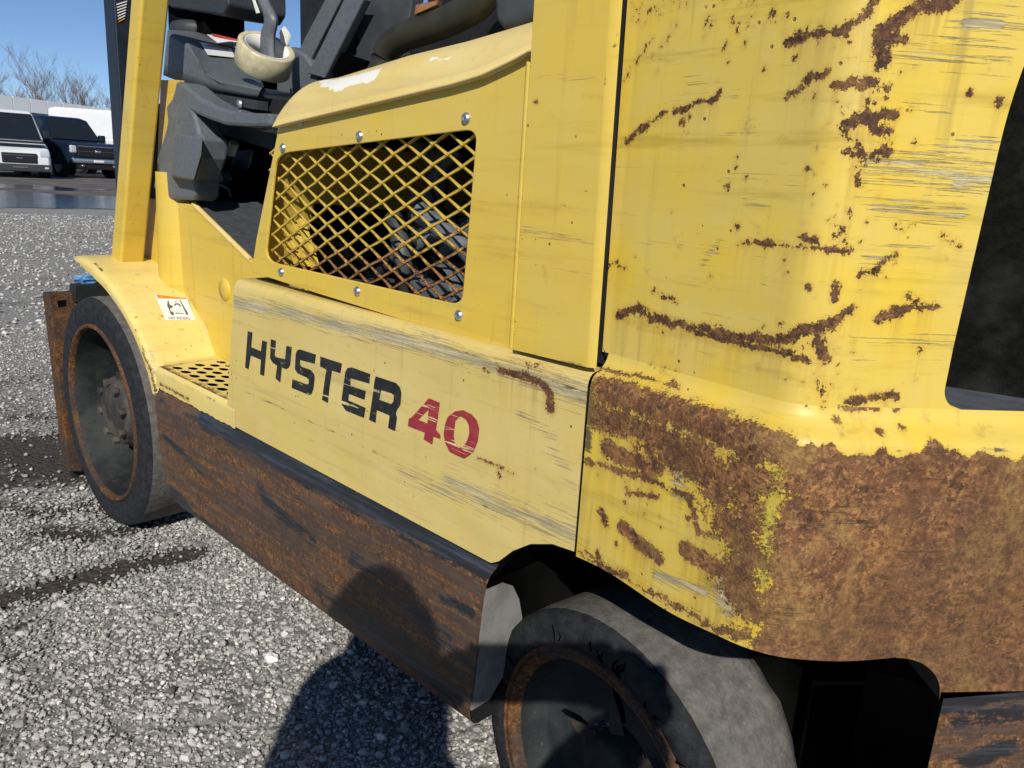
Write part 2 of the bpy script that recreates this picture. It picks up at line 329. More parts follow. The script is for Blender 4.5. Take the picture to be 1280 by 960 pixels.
def grid(name, V, mat, parent, marks=None, base=None, smooth=True, zaxis=None):
    """V (nu, nv, 3) -> quad sheet; marks painted as surface attributes"""
    nu, nv = V.shape[:2]; P = V.reshape(-1, 3)
    idx = np.arange(nu*nv).reshape(nu, nv)
    F = np.stack([idx[:-1, :-1], idx[1:, :-1], idx[1:, 1:], idx[:-1, 1:]], -1).reshape(-1, 4)
    me = bpy.data.meshes.new(name); me.from_pydata(P.tolist(), [], F.tolist()); me.materials.append(mat)
    if smooth: me.polygons.foreach_set('use_smooth', [True]*len(me.polygons))
    if marks is not None:
        at = paint(P, marks, base)
        if zaxis is not None:      # rust weeps down the face from every mark
            r_ = at['rust'].reshape(nu, nv); z_ = V[..., 2]
            if zaxis == 0: r_, z_ = r_.T, z_.T
            s_ = np.zeros_like(r_); src = np.clip((r_-.45)*2.2, 0, 1)
            for j in range(r_.shape[1]-2, -1, -1):
                s_[:, j] = np.maximum(src[:, j+1], s_[:, j+1]*np.exp(-np.abs(z_[:, j+1]-z_[:, j])/.022))
            at['stain'] = (s_.T if zaxis == 0 else s_).reshape(-1)
        set_attrs(me, at)
    return link(bpy.data.objects.new(name, me), parent)
BL = .007
def paint(P, marks, base=None):
    """marks: (attr, [photo pixels along the mark], width in m, gain). Each pixel is carried onto the surface itself; distances are measured on it."""
    out = {k: np.zeros(len(P)) for k in ('rust', 'scuff', 'olive', 'grime', 'white')}
    if base: 
        for k, v in base.items(): out[k] = np.array(v, float)*np.ones(len(P))
    px = proj(P)
    for m in marks:
        at, pts, wd = m[:3]; gain = m[3] if len(m) > 3 else 1.0
        Q = []
        for (x, y) in pts:
            d = np.hypot(px[:, 0]-x, px[:, 1]-y); i = d.argmin()
            if d[i] < 14: Q.append(P[i])
        if not Q: continue
        bl = max(BL, wd*.5); rad = wd/2+bl*1.05; Qa = np.array(Q); near_ = np.all((P > Qa.min(0)-rad) & (P < Qa.max(0)+rad), axis=1)
        PL = P[near_]
        if len(PL) == 0: continue
        if len(Q) == 1: D = np.linalg.norm(PL-Q[0], axis=1)
        else:
            D = np.full(len(PL), 9.0)
            for a, b in zip(Q[:-1], Q[1:]):
                ab = b-a; L = ab@ab+1e-12; t = np.clip((PL-a)@ab/L, 0, 1); D = np.minimum(D, np.linalg.norm(PL-(a+t[:, None]*ab), axis=1))
        out[at][near_] = np.maximum(out[at][near_], gain*np.clip(.5+(wd/2-D)/(2*bl), 0, 1))
    return out
def fill(loops, mapf, depth=None):
    """planar outline(s) (first outer, others holes) -> faces"""
    bm = bmesh.new(); E = []
    for L in loops:
        vs_ = [bm.verts.new(mapf(*p)) for p in L]
        E += [bm.edges.new((vs_[i], vs_[(i+1) % len(vs_)])) for i in range(len(vs_))]
    bmesh.ops.triangle_fill(bm, use_beauty=True, use_dissolve=False, edges=E)
    if depth is not None:
        r = bmesh.ops.extrude_face_region(bm, geom=list(bm.faces)); bmesh.ops.translate(bm, verts=[g for g in r['geom'] if isinstance(g, bmesh.types.BMVert)], vec=depth)
    bmesh.ops.recalc_face_normals(bm, faces=bm.faces)
    return bm
def bm_obj(bm, name, mat, parent=None, bevel=0):
    me = bpy.data.meshes.new(name); bm.to_mesh(me); bm.free(); me.materials.append(mat); o = link(bpy.data.objects.new(name, me), parent)
    if bevel:
        b = o.modifiers.new('bevel', 'BEVEL'); b.width = bevel; b.segments = 2; b.limit_method = 'ANGLE'; b.angle_limit = R(40)
    return o
def rounded(pts, r, n=6):
    out = []; k = len(pts)
    for i in range(k):
        p = np.array(pts[i], float); a = np.array(pts[i-1], float)-p; b = np.array(pts[(i+1) % k], float)-p
        rr = min(r, np.linalg.norm(a)*.45, np.linalg.norm(b)*.45); a = p+a/np.linalg.norm(a)*rr; b = p+b/np.linalg.norm(b)*rr
        for j in range(n+1):
            t = j/n; out.append(tuple((1-t)**2*a+2*t*(1-t)*p+t*t*b))
    return out
# ------------------------------------------------------------------ SETTING: ground, puddle
def graded(lo, hi, stp, far):
    a = list(np.arange(lo, hi, stp)); s = stp; x = hi
    while x < far: a.append(x); s *= 1.25; x += s
    s = stp; x = lo
    while x > -far: a.insert(0, x-s); x -= s; s *= 1.25
    return np.array(a)
gx = graded(-3.2, 1.9, .035, 700); gy = graded(-1.0, 2.2, .035, 700)
GXX, GYY = np.meshgrid(gx, gy, indexing='ij')
GP = np.stack([GXX, GYY, 0*GXX], -1).reshape(-1, 3)
MUD = [([(60, 640), (110, 628), (150, 640)], .12, .7), ([(-60, 640), (10, 632), (50, 640)], .14, .7), ([(-60, 830), (20, 818), (70, 800)], .05, .6), ([(100, 690), (160, 682), (210, 672)], .03, .5), ([(-20, 900), (40, 880)], .04, .5), ([(420, 950), (380, 900)], .03, .4),  # wheel rut and damp patches in the yard (photo pixels on the ground plane, width m)
    ([(-60, 765), (0, 747), (80, 728), (160, 706), (240, 688)], .085, 1.0), ([(-40, 800), (10, 790), (40, 775)], .06, .7),
    ([(-40, 565), (40, 560), (85, 578)], .34, 1.0), ([(-80, 610), (20, 600)], .12, .8), ([(60, 662), (120, 668), (170, 655)], .10, .85), ([(20, 640), (60, 620)], .10, .55),
    ([(150, 905), (175, 912)], .03, .7), ([(240, 905), (275, 898)], .02, .75), ([(60, 860), (50, 830)], .035, .6), ([(345, 930), (335, 910)], .02, .5), ([(0, 480), (60, 470)], .25, .55), ([(20, 520), (75, 520)], .2, .6), ([(0, 690), (50, 675)], .06, .6)]
def seg_field(P, marks):
    out = np.zeros(len(P))
    for pts, wd, gain in marks:
        Q = [HZ(x, y, 0)[:2] for x, y in pts]
        D = np.full(len(P), 1e3)
        for a, b in zip(Q[:-1], Q[1:]):
            ab = b-a; t = np.clip((P[:, :2]-a)@ab/(ab@ab), 0, 1); D = np.minimum(D, np.linalg.norm(P[:, :2]-(a+t[:, None]*ab), axis=1))
        out = np.maximum(out, gain*np.clip(.5+(wd/2-D)/(wd*1.1), 0, 1))
    return out
mudf = seg_field(GP, MUD)
dist_cam = np.hypot(GP[:, 0]-CAM[0], GP[:, 1]-CAM[1])
farf = np.clip((dist_cam-12.0)/4, 0, 1)
GP2 = GP.copy(); near = dist_cam < 6
GP2[near, 2] -= (mudf[near]*.012)
me = bpy.data.meshes.new('ground'); n0, n1 = GXX.shape; ii = np.arange(n0*n1).reshape(n0, n1)
me.from_pydata(GP2.tolist(), [], np.stack([ii[:-1, :-1], ii[1:, :-1], ii[1:, 1:], ii[:-1, 1:]], -1).reshape(-1, 4).tolist()); me.materials.append(GROUND)
set_attrs(me, {'mud': mudf, 'far': farf}); tag(link(bpy.data.objects.new('ground', me)), kind='structure')

# loose crushed stone lying on it: one mass nobody could count
ico = bmesh.new(); bmesh.ops.create_icosphere(ico, subdivisions=1, radius=1); ico.verts.ensure_lookup_table()
IV = np.array([v.co[:] for v in ico.verts]); IF = np.array([[v.index for v in f.verts] for f in ico.faces]); ico.free()
def stones(n, rmin, rmax, smin, smax, power=1.0):
    # spread over the open yard left of the truck, as a fan round the camera
    az0, az1 = R(16), R(96)
    a = rng.uniform(az0, az1, n); r = np.sqrt(rng.uniform(0, 1, n)*(rmax**2-rmin**2)+rmin**2)
    X = CAM[0]-np.sin(a)*r; Y = CAM[1]+np.cos(a)*r
    keep = ~((X > -.25) & (Y > .34)) & ~((X > -3.2) & (Y > 1.6))
    return X[keep], Y[keep], smin+(smax-smin)*rng.random(keep.sum())**power
sets = [stones(80000, .35, 2.1, .0016, .0052, 1.6), stones(6000, .35, 2.2, .0045, .0095, 2.8), stones(46000, 2.0, 4.4, .0025, .0070, 1.6), stones(30000, 4.2, 12.5, .006, .016, 1.4)]
SX = np.concatenate([s[0] for s in sets]); SY = np.concatenate([s[1] for s in sets]); SS = np.concatenate([s[2] for s in sets])
mudS = seg_field(np.stack([SX, SY, 0*SX], -1), MUD)
kp = rng.random(len(SX)) > np.clip((mudS-.3)*1.75, 0, .93); SX, SY, SS, mudS = SX[kp], SY[kp], SS[kp], mudS[kp]
NS = len(SX)
q = rng.normal(size=(NS, 4)); q /= np.linalg.norm(q, axis=1)[:, None]
w_, x_, y_, z_ = q.T
RM = np.stack([1-2*(y_*y_+z_*z_), 2*(x_*y_-z_*w_), 2*(x_*z_+y_*w_), 2*(x_*y_+z_*w_), 1-2*(x_*x_+z_*z_), 2*(y_*z_-x_*w_), 2*(x_*z_-y_*w_), 2*(y_*z_+x_*w_), 1-2*(x_*x_+y_*y_)], -1).reshape(NS, 3, 3)
LV = IV[None]*(1+rng.uniform(-.42, .34, (NS, 12 if len(IV) == 12 else len(IV), 1)))*rng.uniform(.62, 1.15, (NS, 1, 3))
LV = np.einsum('nij,nkj->nki', RM, LV)*SS[:, None, None]; LV[:, :, 2] *= .72
LV += np.stack([SX, SY, SS*rng.uniform(.1, .62, NS)-mudS*.008], -1)[:, None, :]
nvi, nfi = len(IV), len(IF)
FA = (IF[None]+(np.arange(NS)*nvi)[:, None, None]).reshape(-1, 3)
me = bpy.data.meshes.new('gravel'); me.vertices.add(NS*nvi); me.vertices.foreach_set('co', LV.astype(np.float32).ravel())
me.loops.add(len(FA)*3); me.loops.foreach_set('vertex_index', FA.astype(np.int32).ravel())
me.polygons.add(len(FA)); me.polygons.foreach_set('loop_start', np.arange(0, len(FA)*3, 3, dtype=np.int32)); me.polygons.foreach_set('loop_total', np.full(len(FA), 3, np.int32))
me.update(); me.shade_flat(); me.materials.append(STONE)
tone = np.clip(rng.normal(.55, .19, NS), .04, 1); tone[rng.random(NS) < .04] = .98; tone = tone*(1-.45*np.clip(mudS, 0, 1))
set_attrs(me, {'tone': np.repeat(tone, nvi)})
tag(link(bpy.data.objects.new('gravel', me)), 'loose pale crushed stone covering the yard beside the truck', 'gravel', kind='stuff')

def sheet(name, pts, z, mat, **k):
    bm = fill([pts], lambda x, y: (x, y, z)); return tag(bm_obj(bm, name, mat), **k)
pud = []
for t in np.linspace(0, 2*math.pi, 60, endpoint=False):
    pud.append((math.cos(t), math.sin(t), 1+.16*math.sin(3*t+1)+.12*math.sin(7*t)+.07*math.sin(13*t+2)))
c0 = HZ(20, 250, 0); dirv = np.array([c0[0]-CAM[0], c0[1]-CAM[1]]); dirv /= np.linalg.norm(dirv); sdv = np.array([-dirv[1], dirv[0]])
near_d = np.linalg.norm((HZ(20, 266, 0)-CAM)[:2]); far_d = np.linalg.norm((HZ(20, 239, 0)-CAM)[:2])
cm = CAM[:2]+dirv*(near_d+far_d)/2
sheet('puddle', [tuple(cm+dirv*c*k*(far_d-near_d)*.42+sdv*s*k*3.6) for c, s, k in pud], .006, WATER, kind='structure')
c1 = HZ(-20, 232, 0); 
sheet('puddle', [tuple(c1[:2]+dirv*c*k*1.6+sdv*s*k*2.2) for c, s, k in pud], .006, WATER, kind='structure')

# ------------------------------------------------------------------ background: warehouse, vehicles, bare trees
GLASS = mat_plain('tinted_glass', (.012, .016, .02), .08, var=.1, spec=.6, bump=0)
CWHITE = mat_plain('white_car_paint', (.60, .61, .62), .25, var=.03, scale=2, bump=0)
CNAVY = mat_plain('navy_car_paint', (.006, .013, .028), .15, var=.1, scale=3, bump=0)
CBLACK = mat_plain('black_car_trim', (.012, .012, .013), .5, var=.1)
CHROME = mat_plain('chrome_trim', (.6, .62, .65), .15, .9, var=.05, bump=0)
LAMP = mat_plain('lamp_glass', (.55, .58, .6), .15, .2, var=.1, bump=0)
TYRE = mat_plain('car_tyre', (.015, .015, .015), .8)
def rect_plate(mb, a, b, c, d, t): mb.prism([a, b, c, d], t)
def vehicle(name, label, cat, loc, heading, L, W, H, prof, paint_m, kind, group=None):
    """prof: side outline (x forward from rear bumper, z). The nose points along +x local."""
    root = empty(name, loc, math.atan2(heading[1], heading[0]), label, cat, group)
    zb = H*prof['belt']
    # lower body: loft of the outline with rounded flanks
    secs = [(-.5, .90, .0), (-.485, .97, .0), (-.44, 1.0, .0), (.44, 1.0, .0), (.485, .97, 0), (.5, .90, 0)]
    body = MB(); out = prof['body']; V = []; F = []
    n = len(out)
    for s, k, _ in secs:
        for (x, z) in out: V.append(((x-.5)*L*(k if x > .5 else 1)*1.0, s*W, z*H if z < .3 else z*H*(1-(1-k)*.25)))
    for i in range(len(secs)-1): F += [(i*n+j, i*n+(j+1) % n, (i+1)*n+(j+1) % n, (i+1)*n+j) for j in range(n)]
    F += [tuple(range(n)), tuple(range((len(secs)-1)*n, len(secs)*n))[::-1]]
    body.add(V, F); body.build('body', paint_m, root, .09, 4)
    # cabin tapers to the roof
    cab = prof['cab']; tp = prof['taper']; zt = max(z for _, z in cab); z0 = min(z for _, z in cab)
    def cw_(z): return W*.5*(.97-(1-tp)*(z-z0)/(zt-z0))
    V = [((x-.5)*L, -cw_(z), z*H) for x, z in cab]+[((x-.5)*L, cw_(z), z*H) for x, z in cab]; n = len(cab)
    cb = MB(); cb.add(V, [tuple(range(n))[::-1], tuple(range(n, 2*n))]+[(i, (i+1) % n, n+(i+1) % n, n+i) for i in range(n)]); cb.build('cabin', paint_m, root, .11, 4)
    for (p0, p1, cut) in prof['glass']:   # windscreen: two outline points of the cab
        (xa, za), (xb, zb_) = p0, p1; g = MB(); ka, kb = cw_(za)*cut, cw_(zb_)*cut; o = .012
        a = [((xa-.5)*L+o, -ka, za*H+o), ((xa-.5)*L+o, ka, za*H+o), ((xb-.5)*L+o, kb, zb_*H+o), ((xb-.5)*L+o, -kb, zb_*H+o)]
        g.prism(a, (.015, 0, .015)); g.build('windscreen', GLASS, root)
    for pts in prof['side']:
        for sd in (-1, 1):
            g = MB(); a = [((x-.5)*L, sd*(cw_(z)+.006), z*H) for x, z in pts]; g.prism(a, (0, sd*.012, 0)); g.build('side_window', GLASS, root)
    for x in prof['wheels']:
        for sd in (-1, 1):
            wr = prof['wr']; t = MB(); cy = sd*(W/2-.12)
            t.lathe([(wr*.62, -.11), (wr*.94, -.115), (wr, -.09), (wr, .09), (wr*.94, .115), (wr*.62, .11)], ((x-.5)*L, cy, wr), 'Y', 24); wh = t.build('wheel', TYRE, root)
            r = MB(); r.lathe([(0.001, sd*.09), (wr*.25, sd*.10), (wr*.6, sd*.085), (wr*.63, sd*.11)], ((x-.5)*L, cy, wr), 'Y', 24); r.build('rim', CHROME if kind != 'van' else DARK, wh)
            a = MB(); a.lathe([(wr*1.02, sd*.05), (wr*1.2, sd*.125), (wr*1.24, sd*.128)], ((x-.5)*L, cy, wr), 'Y', 24); a.build('wheel_arch', CBLACK, root)
    xf = L/2
    for kd, y0, y1, za, zc, mt, ex in prof['front']:
        f = MB(); f.box((xf-.12, y0*W, za*H), (xf+ex, y1*W, zc*H)); f.build(kd, mt, root, .035)
    for sd in (-1, 1):
        x, z = prof['mirror']; m = MB(); m.box(((x-.5)*L-.1, sd*W*.5+(0 if sd > 0 else -.22), z*H), ((x-.5)*L+.1, sd*W*.5+(.22 if sd > 0 else 0), z*H+.26)); m.build('mirror', CBLACK, root, .04)
    return root
VAN = dict(belt=.5, taper=.84, body=[(0, .1), (0, .56), (.70, .56), (.80, .545), (.93, .46), (.985, .38), (1, .28), (1, .1)], cab=[(.0, .545), (.0, .97), (.05, 1), (.60, 1), (.68, .97), (.86, .53)],
           glass=[((.855, .54), (.70, .925), .88)], side=[[(.60, .60), (.77, .60), (.70, .84), (.60, .84)]], wheels=(.16, .82), wr=.36, mirror=(.76, .58),
           front=[('grille', -.27, .27, .21, .355, CBLACK, .03), ('bumper', -.49, .49, .09, .20, PLASTIC_D, .05), ('headlight', -.47, -.31, .30, .40, LAMP, -.01), ('headlight', .31, .47, .30, .40, LAMP, -.01), ('badge', -.05, .05, .27, .295, CHROME, .045), ('number_plate', -.12, .12, .13, .17, STEELG, .065), ('grille_bar', -.25, .25, .315, .325, CHROME, .04), ('fog_lamp', -.44, -.36, .13, .17, LAMP, .06), ('fog_lamp', .36, .44, .13, .17, LAMP, .06), ('wiper_cowl', -.42, .42, .50, .515, CBLACK, -.55)])
TRUCK = dict(belt=.55, taper=.80, body=[(0, .2), (0, .60), (.66, .62), (.95, .575), (.995, .53), (1, .3), (.97, .2)], cab=[(.02, .585), (.05, .95), (.12, 1), (.52, 1), (.60, .96), (.73, .60)],
             glass=[((.725, .61), (.605, .935), .9)], side=[[(.44, .64), (.655, .64), (.58, .92), (.44, .92)], [(.24, .64), (.42, .64), (.42, .92), (.24, .92)], [(.07, .64), (.22, .64), (.22, .92), (.10, .92)]], wheels=(.2, .82), wr=.40, mirror=(.66, .60),
             front=[('grille', -.36, .36, .34, .52, CBLACK, .03), ('bumper', -.47, .47, .24, .32, CHROME, .05), ('headlight', -.48, -.37, .40, .52, LAMP, .0), ('headlight', .37, .48, .40, .52, LAMP, .0), ('number_plate', -.1, .1, .25, .30, CARD, .065), ('skid_plate', -.42, .42, .14, .235, CBLACK, .0), ('grille_bar', -.35, .35, .50, .525, CHROME, .04), ('grille_bar', -.34, .34, .425, .435, STEELG, .04), ('badge', -.06, .06, .41, .46, CHROME, .05), ('tow_hook', .26, .32, .18, .22, CHROME, .06), ('tow_hook', -.32, -.26, .18, .22, CHROME, .06)])
def ground_dir(px, d):
    p = HD(px, 200, d); return np.array([p[0], p[1], 0]), (p-CAM)[:2]/np.linalg.norm((p-CAM)[:2])
def face(dv, ang):     # heading toward the camera turned by ang toward image right
    a = math.atan2(-dv[1], -dv[0])+R(ang); return (math.cos(a), math.sin(a))
def place(px, d, ang, L):
    p, dv = ground_dir(px, d); h = face(dv, ang); return tuple(np.array(p)-np.array([h[0], h[1], 0])*L/2), h
l, h = place(25, 29.5, 8, 5.4); vehicle('cargo_van', 'white cargo van with black grille parked beside the navy pickup', 'van', l, h, 5.4, 1.78, 2.12, VAN, CWHITE, 'van', 'white vans')
l, h = place(123, 32.5, 27, 5.2); vehicle('pickup_truck', 'dark navy sport utility truck with chrome bumper parked between white vans', 'truck', l, h, 5.2, 1.95, 2.12, TRUCK, CNAVY, 'truck')
l, h = place(262, 40, 86, 6.4); vehicle('cargo_van', 'plain high white van standing behind the navy truck', 'van', l, h, 6.2, 2.1, 2.72, VAN, CWHITE, 'van', 'white vans')
# long white shed
a = np.array([*HD(-160, 190, 66)[:2], 0]); b = np.array([*HD(330, 190, 96)[:2], 0]); u = (b-a)/np.linalg.norm(b-a); nrm = np.array([-u[1], u[0], 0])
if nrm@(CAM*[1, 1, 0]-a) > 0: nrm = -nrm
wh = empty('warehouse', tuple(a), 0, 'long white metal clad shed behind the parked vehicles', 'building')
Lw = np.linalg.norm(b-a); hw = 4.35
m = MB(); m.prism([(0, 0, 0), tuple(u*Lw), tuple(u*Lw+nrm*14), tuple(nrm*14)], (0, 0, hw-.9)); m.build('wall', WHITEB, wh)
m = MB(); m.prism([tuple(-nrm*.3-u*.3+np.array([0, 0, hw-.8])), tuple(-nrm*.3+u*(Lw+.3)+np.array([0, 0, hw-.8])), tuple(nrm*14.3+u*(Lw+.3)+np.array([0, 0, hw-.8])), tuple(nrm*14.3-u*.3+np.array([0, 0, hw-.8]))], (0, 0, .12)); m.build('eave', STEELG, wh)
pan = MB(); pan.prism([tuple(-nrm*.1), tuple(-nrm*.1+u*1.42), tuple(nrm*.1+u*1.42), tuple(nrm*.1)], (0, 0, 1.0)); p0 = pan.build('fascia_panel', WHITEB, wh); p0.location = (0, 0, hw-.66)
for k in range(1, int(Lw/1.5)):
    c = p0.copy(); C.objects.link(c); c.parent = wh; t = u*1.5*k; c.location = (t[0], t[1], hw-.66)
# bare trees
BARK = mat_plain('winter_bark', (.20, .15, .125), .9, var=.3, scale=3)
def bare_tree(loc, H, seed, label):
    r = random.Random(seed); root = empty('bare_tree', loc, 0, label, 'tree', 'bare trees behind the shed'); tr = MB(); br = MB()
    def grow(p, d, L, rad, lv):
        pts = [p]; rs = [rad]; n = 4
        for i in range(n):
            d = d+Vector((r.uniform(-1, 1), r.uniform(-1, 1), r.uniform(-.2, .5)))*(.10+.05*lv); d.normalize(); p = p+d*L/n; pts.append(p); rs.append(rad*(1-.55*(i+1)/n))
        (tr if lv == 0 else br).tube([tuple(q) for q in pts], rs, 5 if lv < 2 else 3, False)
        if lv >= 4: return
        for k in range((7, 6, 4, 4)[lv]):
            t = r.uniform(.3 if lv == 0 else .15, 1); i = min(int(t*n), n-1); q = pts[i].lerp(pts[i+1], t*n-i)
            dd = d+Vector((r.uniform(-1, 1), r.uniform(-1, 1), r.uniform(-.1, .9)))*.85; dd.normalize(); grow(q, dd, L*r.uniform(.42, .68), max(rs[i]*.45, .010), lv+1)
    grow(Vector((0, 0, 0)), Vector((0, 0, 1)), H*.5, H*.011, 0)
    tr.build('trunk', BARK, root, recalc=False); br.build('crown', BARK, root, recalc=False)
TREES = [(4, 120, 12.2, 1), (-14, 112, 13, 2), (52, 124, 15.5, 3), (70, 118, 15.6, 4), (88, 126, 14.4, 5), (106, 120, 11.8, 6), (124, 128, 11.4, 7), (30, 130, 11.5, 8), (143, 126, 11, 9), (-60, 120, 13, 10)]
for k, (x, d, hh, sd) in enumerate(TREES):
    p, _ = ground_dir(x, d); bare_tree(tuple(p), hh, sd, 'leafless winter tree with fine brown twigs rising behind the white shed')
# ------------------------------------------------------------------ FORKLIFT (origin = contact point of the near drive wheel)
FK = empty('forklift', (0, 0, 0), 0, 'battered yellow forklift truck with rusted counterweight and black lettered side panel', 'forklift')
def part(name): return FK
# ---- counterweight: one casting, swept along its plan outline
A0 = np.array([1.3885, -.003]); CC = np.array([1.595, -.026]); CDIR = np.array([.648, .7615]); E0 = CC+CDIR*.33
def plan(npts=230):
    a = CC+(A0-CC)/np.linalg.norm(A0-CC)*.032; b = CC+CDIR*.032
    pts = [A0+(a-A0)*t for t in np.linspace(0, 1, 60, endpoint=False)]+[(1-t)**2*a+2*t*(1-t)*CC+t*t*b for t in np.linspace(0, 1, 40, endpoint=False)]+[b+(E0-b)*t for t in np.linspace(0, 1, 60)]
    pts = np.array(pts); s = np.r_[0, np.cumsum(np.linalg.norm(np.diff(pts, axis=0), axis=1))]
    return pts, s
PP, PS = plan()
def at_u(u):
    u = np.asarray(u); x = np.interp(u, PS, PP[:, 0]); y = np.interp(u, PS, PP[:, 1]); e = .006
    uc = np.clip(u, .002, None); dx = np.interp(uc+e, PS, PP[:, 0])-np.interp(uc-e, PS, PP[:, 0]); dy = np.interp(uc+e, PS, PP[:, 1])-np.interp(uc-e, PS, PP[:, 1]); L = np.hypot(dx, dy)+1e-9
    return x+np.minimum(u, 0), y, -dy/L, dx/L
UM = PS[-1]
def u_of(x, y): return PS[np.argmin(np.hypot(PP[:, 0]-x, PP[:, 1]-y))]
def cw_sheet(U, Z, O):
    x, y, nx, ny = at_u(U); return np.stack([x+nx*O, y+ny*O, Z], -1)
OFFZ = [.25, .632, .643, .649, .653, .6555, .6585, .662, .6665, .672, 2]; OFFO = [0, 0, .0006, .002, .0055, .0095, .0135, .0172, .0200, .0218, .0225]
off = lambda z: np.interp(z, OFFZ, OFFO)
CWM = []   # marks on the casting: photo pixels
def rust(w, *p, g=1.0):
    w = w*(.6 if p[0][1] < 470 else .9)
    if len(p) == 1 or w > .014: CWM.append(('rust', list(p), w, g)); return
    for a, b in zip(p[:-1], p[1:]):      # a scrape is never one even stroke
        n_ = max(1, int(math.hypot(b[0]-a[0], b[1]-a[1])/7)); q = [(a[0]+(b[0]-a[0])*k/n_+random.gauss(0, 1.1), a[1]+(b[1]-a[1])*k/n_+random.gauss(0, 1.1)) for k in range(n_+1)]
        for c_, d_ in zip(q[:-1], q[1:]): CWM.append(('rust', [c_, d_], w*random.uniform(.75, 1.3), g*random.uniform(.95, 1.1)))
        for k in range(n_//4): t = random.random(); CWM.append(('rust', [(a[0]+(b[0]-a[0])*t+random.gauss(0, 7), a[1]+(b[1]-a[1])*t+random.gauss(0, 6))], w*random.uniform(.1, .45), .9*g))
rust(.0055, (783, 177), (805, 157), (829, 140), (854, 136), (888, 128), (897, 116)); rust(.010, (852, 150)); rust(.006, (845, 142), (862, 144))
rust(.0022, (779, 97), (800, 73), (815, 48)); rust(.0022, (828, 56), (838, 44))
rust(.006, (984, 51), (1009, 46), (1057, 36), (1081, 19), (1096, 0)); rust(.003, (1057, 36), (1060, 52)); rust(.008, (988, 50), (1010, 46))
rust(.003, (984, 121), (1014, 99), (1035, 87)); rust(.013, (1103, 78), (1098, 53), (1115, 29), (1144, 12), (1193, -2)); rust(.007, (1098, 53), (1130, 45)); rust(.010, (1104, 82), (1112, 72))
rust(.006, (1043, 104), (1096, 103)); rust(.007, (1057, 155), (1086, 148), (1120, 143)); rust(.007, (1084, 140), (1090, 158)); rust(.008, (1096, 160), (1110, 167)); rust(.006, (1060, 191), (1081, 194), (1110, 184)); rust(.006, (1074, 182), (1080, 206)); rust(.007, (1106, 180), (1112, 187))
rust(.004, (1074, 208), (1071, 237)); rust(.007, (1064, 262), (1062, 268)); rust(.006, (1044, 293), (1052, 292)); rust(.007, (1004, 295), (1018, 299)); rust(.0016, (1038, 276), (1060, 283))
rust(.0024, (924, 303), (999, 308), (1062, 315)); rust(.0045, (1072, 349), (1096, 332), (1120, 317)); rust(.008, (1098, 397), (1125, 387), (1144, 380), (1173, 383)); rust(.009, (1137, 369)); rust(.006, (1178, 300), (1198, 308)); rust(.0012, (1120, 283), (1140, 282))
for x, y, r in [(921, 194, .003), (910, 230, .005), (921, 284, .008), (974, 170, .005), (982, 325, .005), (1009, 358, .006), (888, 346, .003), (815, 366, .006), (1110, 107, .005), (1212, 114, .006), (1250, 135, .010), (1252, 126, .008), (994, 70, .005), (1021, 186, .003), (1009, 211, .004), (1018, 121, .003), (975, 404, .004), (919, 211, .002), (934, 222, .002), (830, 369, .002), (1047, 525, .005), (1101, 538, .006), (1126, 534, .003), (1150, 440, .005), (956, 88, .003), (1124, 90, .004), (1046, 124, .002), (980, 345, .002), (1143, 178, .003), (1225, 375, .006)]: rust(r, (x, y))
rust(.009, (774, 395), (800, 386), (812, 398), (868, 409), (922, 421), (970, 426), (1009, 410), (1043, 402), (1062, 385)); rust(.006, (800, 380), (812, 392)); rust(.012, (800, 392), (815, 397)); rust(.006, (868, 414), (970, 440), (1010, 450)); rust(.016, (1010, 412), (1040, 405)); rust(.020, (1020, 415), (1030, 452), g=.75); rust(.012, (1022, 475), (1032, 500), g=.6)
rust(.005, (1048, 356), (1044, 376)); rust(.004, (744, 462), (800, 470), (845, 483)); rust(.002, (828, 462), (848, 485)); rust(.005, (1062, 504), (1090, 497), (1121, 495)); rust(.003, (756, 330), (784, 331)); rust(.002, (824, 363), (846, 376))
for k in range(46):
    x = random.uniform(790, 1000); y = abs(random.gauss(0, 26)); rust(random.uniform(.0012, .0032), (x, y), (x+random.uniform(-2, 3), y+random.uniform(2, 9)), g=.85)
for k in range(26): x = random.uniform(785, 1230); y = random.uniform(20, 520); rust(random.uniform(.0008, .0022), (x, y), g=.8)
for k in range(70): rust(random.uniform(.0006, .003), (random.gauss(1075, 26), random.uniform(60, 300)), g=.85)
for k in range(60): rust(random.uniform(.0008, .003), (random.gauss(1020, 22), random.uniform(395, 500)), g=.85)
for k in range(50): x = random.uniform(780, 1000); rust(random.uniform(.0008, .0025), (x, 396+(x-780)*.15+random.gauss(0, 8)), g=.85)
for k in range(40): x = random.uniform(740, 960); rust(random.uniform(.001, .006), (x, 480+(x-740)*.3+random.uniform(10, 160)), g=.85)
# rust on the bumper band
rust(.030, (752, 487), (800, 503), (860, 520), (920, 545), (975, 560)); rust(.026, (745, 520), (790, 535), (840, 552)); rust(.05, (800, 545), (850, 570), (900, 590), (950, 600), g=.7)
for p in [((905, 590), (935, 620)), ((930, 560), (935, 720)), ((905, 650), (940, 700)), ((910, 720), (945, 770)), ((870, 560), (900, 620))]: rust(.055, *p, g=.68)
rust(.010, (752, 640), (758, 655)); rust(.016, (777, 660), (800, 678), (822, 698)); rust(.018, (860, 688), (878, 700), (900, 712)); rust(.005, (734, 577), (813, 599), (863, 622), (872, 663), (900, 674)); rust(.004, (777, 595), (786, 617), (825, 624)); rust(.014, (757, 561), (800, 579), (820, 585)); rust(.006, (770, 680)); rust(.004, (733, 690), (745, 700)); rust(.004, (745, 690), (747, 697))
rust(.012, (725, 692), (800, 733), (900, 788), (960, 806), g=.62)
